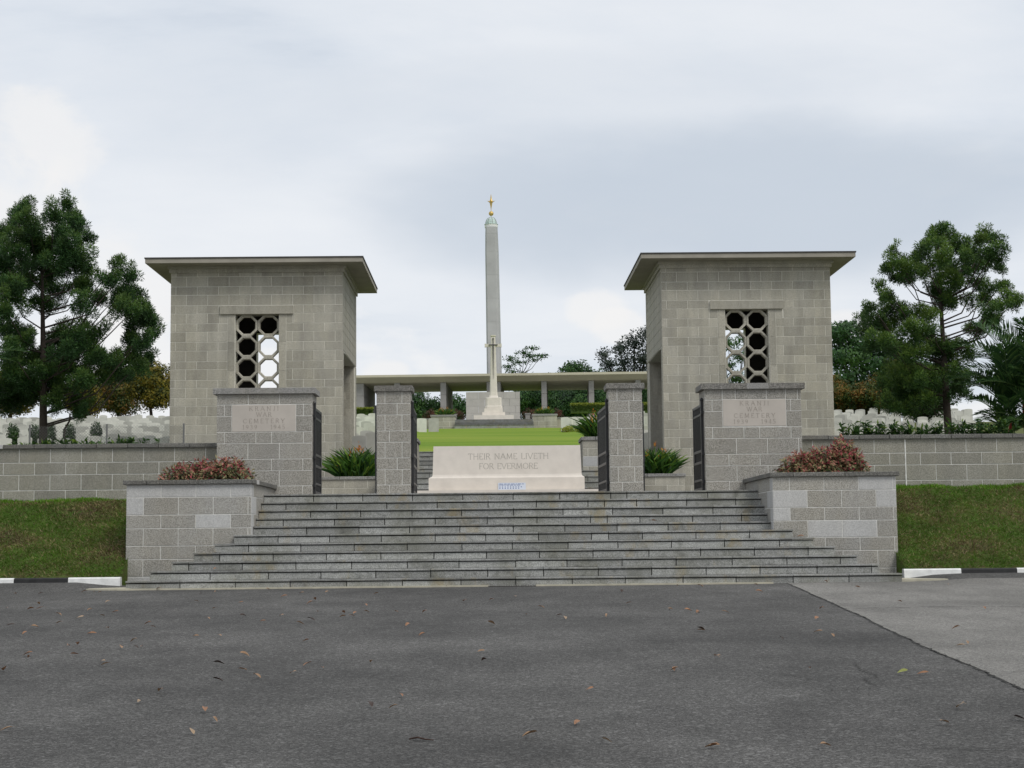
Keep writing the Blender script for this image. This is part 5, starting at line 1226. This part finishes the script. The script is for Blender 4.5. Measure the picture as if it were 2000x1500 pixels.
for x, y, s_ in ((-15.1, 52.5, .42), (-14.4, 52.5, .42), (-13.95, 52.6, .4), (-13.35, 52.6, .4), (-12.95, 54.5, .4)):
    leafy_tree('shrub', {-15.1: 'first', -14.4: 'second', -13.95: 'third', -13.35: 'fourth', -12.95: 'fifth'}[x]+' clipped dark green shrub from the left among the headstones', (x, y-.6, side_z(y)), [(x, y-.6, side_z(y)+.75, .20, .20, .36), (x, y-.6, side_z(y)+.35, .2, .2, .4)], DK, .06, 1.8, trunk_r=.03, group='dark clipped shrubs among the headstones', cell=.3, cat='shrub')

# palms: red stems, arching feather fronds
PG = [leafmat('palm_dark', (.020, .056, .016), .3, .2, 3), leafmat('palm_mid', (.050, .110, .026), .3, .25, 3), leafmat('palm_light', (.085, .145, .038), .3, .25, 3)]
REDS = plain('red_crownshaft', (.30, .028, .018), .45, .2, 6); CANE = plain('palm_cane', (.055, .045, .030), .8, .3, 10)
def palm(lab, stems, group=None):
    b = stems[0]; t = thing('palm', lab, 'palm', (b[0], b[1], 2.55), group=group)
    for x, y, h, fr in stems:
        ox, oy = x-b[0], y-b[1]
        a = Acc(); a.tube([(ox, oy, -.2), (ox+.02, oy, h*.5), (ox, oy, h)], [.04, .036, .034], 8); a.build('stem', t, CANE, smooth=True)
        a = Acc(); a.tube([(ox, oy, h), (ox+.01, oy, h+.3), (ox, oy, h+.75)], [.045, .042, .02], 8); a.build('crown_shaft', t, REDS, smooth=True)
        for az, el, L in fr:
            c0 = np.array([ox, oy, h+.62]); dirh = np.array([math.cos(az), math.sin(az), 0]); K = 26
            s = np.linspace(0, 1, K); ex = np.sin(el)*s*L*(1-.12*s); ext = np.cos(el)*s*L + .18*L*s**2
            zz_ = ex - L*(.34 if el < 1.2 else .12)*s**2.4
            R = c0 + dirh*ext[:, None] + np.stack([np.zeros(K), np.zeros(K), zz_], 1)
            T = unit(np.gradient(R, axis=0)); Sd = unit(np.cross(T, [0, 0, 1.0])); Up = unit(np.cross(Sd, T))
            rc = Acc(); rc.tube([tuple(q) for q in R[::3]], list(np.linspace(.016, .004, len(R[::3]))), 5, cap=False)
            rch = rc.build('frond_rib', t, PG[2])
            VV = []; mi = []
            for rep in range(2):
                for sg in (-1, 1):
                    idx = np.arange(3, K); base = R[idx] + T[idx]*(L/K*.5*rep)
                    ll = L*.30*np.sin(np.clip(s[idx]*.9+.12, 0, 1)*PI)**.6*rng.uniform(.85, 1.1, len(idx))
                    D = Sd[idx]*sg*.75 + T[idx]*.75 + Up[idx]*.38 + rng.normal(size=(len(idx), 3))*.07
                    D = unit(D); tip = base + D*ll[:, None] + np.array([0, 0, -1])*(ll*.16)[:, None]; md = base + D*(ll*.5)[:, None]
                    wv = T[idx]*.026
                    VV.append(np.stack([base, md-wv, tip, md+wv], 1)); mi.append(np.clip(rng.normal(size=len(idx))*.6+1.0, 0, 2).astype(int))
            np_quads('leaflets', np.concatenate(VV), PG, np.concatenate(mi), rch, kind='stuff')
    return t
def fronds(n, L, az0, seed, e0=.55, e1=1.45):
    q = random.Random(seed); return [(az0+2*PI*k/n+q.uniform(-.3, .3), q.uniform(e0, e1), L*q.uniform(.8, 1.1)) for k in range(n)]
palm('clump of red stemmed palms with tall arching fronds at the right end of the wall', [(12.05, 35.6, .45, fronds(13, 2.1, .2, 1, .75, 1.5)), (11.55, 36.2, .35, fronds(13, 2.0, .5, 2, .7, 1.5)), (12.5, 36.4, .7, fronds(13, 2.3, .9, 3, .75, 1.5)), (11.2, 35.3, -.2, fronds(10, 1.5, .0, 4, .4, 1.3)), (11.75, 35.0, -.1, fronds(10, 1.5, .7, 5, .4, 1.4)), (12.9, 35.4, .4, fronds(11, 2.0, .4, 6, .7, 1.5)), (12.2, 37.2, .9, fronds(13, 2.2, .1, 7, .8, 1.5))], 'palms behind the boundary walls')
palm('palm with grey green fronds at the left edge of the picture', [(-11.85, 36, 1.35, fronds(9, 1.75, .1, 11, .2, 1.2)), (-12.3, 36.5, .1, fronds(8, 1.6, .5, 12, .2, 1.2))], 'palms behind the boundary walls')

# ------------------------------------------------------------------ small things on the forecourt
LB = [leafmat('dry_tan_leaf', (.30, .185, .105), .3, .1, 20), leafmat('dry_brown_leaf', (.27, .14, .075), .3, .1, 20), leafmat('dry_dark_leaf', (.05, .03, .022), .3, .1, 20), leafmat('dry_pale_leaf', (.31, .22, .14), .3, .1, 20)]
def dry_leaf(seed):
    q = random.Random(seed); a = Acc(); L, w = .12, q.uniform(.040, .06); vs = []; fs = []; n = 7; cu = q.uniform(.01, .045); fo = q.uniform(.2, .9); tw = q.uniform(-.8, .8)
    for i in range(n):
        s = i/(n-1); hw = w*math.sin(PI*min(max(s*.96+.02, 0), 1))**.8*.5; z = cu*math.sin(PI*s*q.uniform(.95, 1.05))*.4 + cu*s*s
        x = (s-.5)*L
        vs += [(x, -hw*math.cos(fo+tw*s*.3), z+hw*math.sin(fo+tw*s)), (x, 0, z), (x, hw*math.cos(fo-tw*s*.3), z+hw*math.sin(fo-tw*s))]
    for i in range(n-1):
        for j in range(2): fs.append((3*i+j, 3*i+j+1, 3*i+j+4, 3*i+j+3))
    a.add(vs, fs); vs = [(.5*L, -.0015, cu), (.5*L, .0015, cu), (.5*L+.035, .001, cu*.7), (.5*L+.035, -.001, cu*.7)]; a.add(vs, [(0, 1, 2, 3)])
    m = a.mesh('dry_leaf', [LB[0]], smooth=True); return m
DL = [dry_leaf(s) for s in range(8)]
for i, (x, y) in enumerate(LEAVES):
    q = random.Random(i*7+1); z = road_z(x, y)+.014
    if x > seam_x(y): z += .006
    o = link('fallen_leaf', DL[i % 8], None, (x, y, z), rot=(q.uniform(-.14, .14), q.uniform(-.1, .1), q.uniform(0, 6.28)))
    o.material_slots[0].link = 'OBJECT'; o.material_slots[0].material = LB[(0, 1, 0, 3, 1, 2, 0, 1)[(i*5+i//8) % 8]]
    s_ = q.uniform(.55, .9); o.scale = (s_, s_, s_)
    kc = ('tan', 'brown', 'dark brown', 'pale straw')[(0, 1, 0, 3, 1, 2, 0, 1)[(i*5+i//8) % 8]]
    wh = 'on the paler asphalt at the right' if x > seam_x(y) else 'on dark asphalt nearest the camera' if y < 12.5 else 'on dark asphalt near the foot of the steps' if y > 20.5 else 'left of centre in the middle of the forecourt' if x < 0 else 'right of centre in the middle of the forecourt'
    tag(o, kc+' curled fallen leaf '+wh, 'leaf', 'fallen leaves on the forecourt')
o = link('fallen_leaf', DL[2].copy(), None, (3.41, 13.77, road_z(3.41, 13.77)+.016), rot=(.1, .1, .3)); o.scale = (.8, .6, .8); o.data.materials[0] = leafmat('green_yellow_leaf', (.27, .29, .08), .2, .2, 20)
tag(o, 'yellow green fallen leaf near the cracked asphalt at the right', 'leaf')
a = Acc(); a.tube([(-.07, .055, 0), (-.02, .02, .012), (.03, -.02, .006), (.085, -.055, .003)], [.005, .006, .005, .003], 6)
tag(a.build('twig', None, plain('twig_bark', (.05, .028, .02), .9, .2, 30), loc=(-.46, 10.5, road_z(-.46, 10.5)+.007)), 'short dark twig lying on the asphalt near the camera', 'twig')
for i, (x, k) in enumerate(((5.35, 4), (-4.6, 1), (2.9, 6))):
    o = link('fallen_leaf', DL[i], None, (x, 27+.33*k+.12, ST_Z[k]+.012), rot=(.1, .2, i*1.3)); o.material_slots[0].link = 'OBJECT'; o.material_slots[0].material = LB[1]
    tag(o, 'brown fallen leaf lying on a tread of the entrance steps', 'leaf', 'fallen leaves on the steps')
t = thing('drain_grate', 'narrow dark slotted drain at the foot of the steps', 'drain', (.33, 26.95, .03))
a = Acc(); a.box(-.39, .39, -.06, .06, -.03, .004); a.build('channel', t, M['dark'])
for k in range(20): link('bar', box_mesh(.016, .12, .014, 0), t, (-.385+.039*k, -.06, .004), M['cap'])
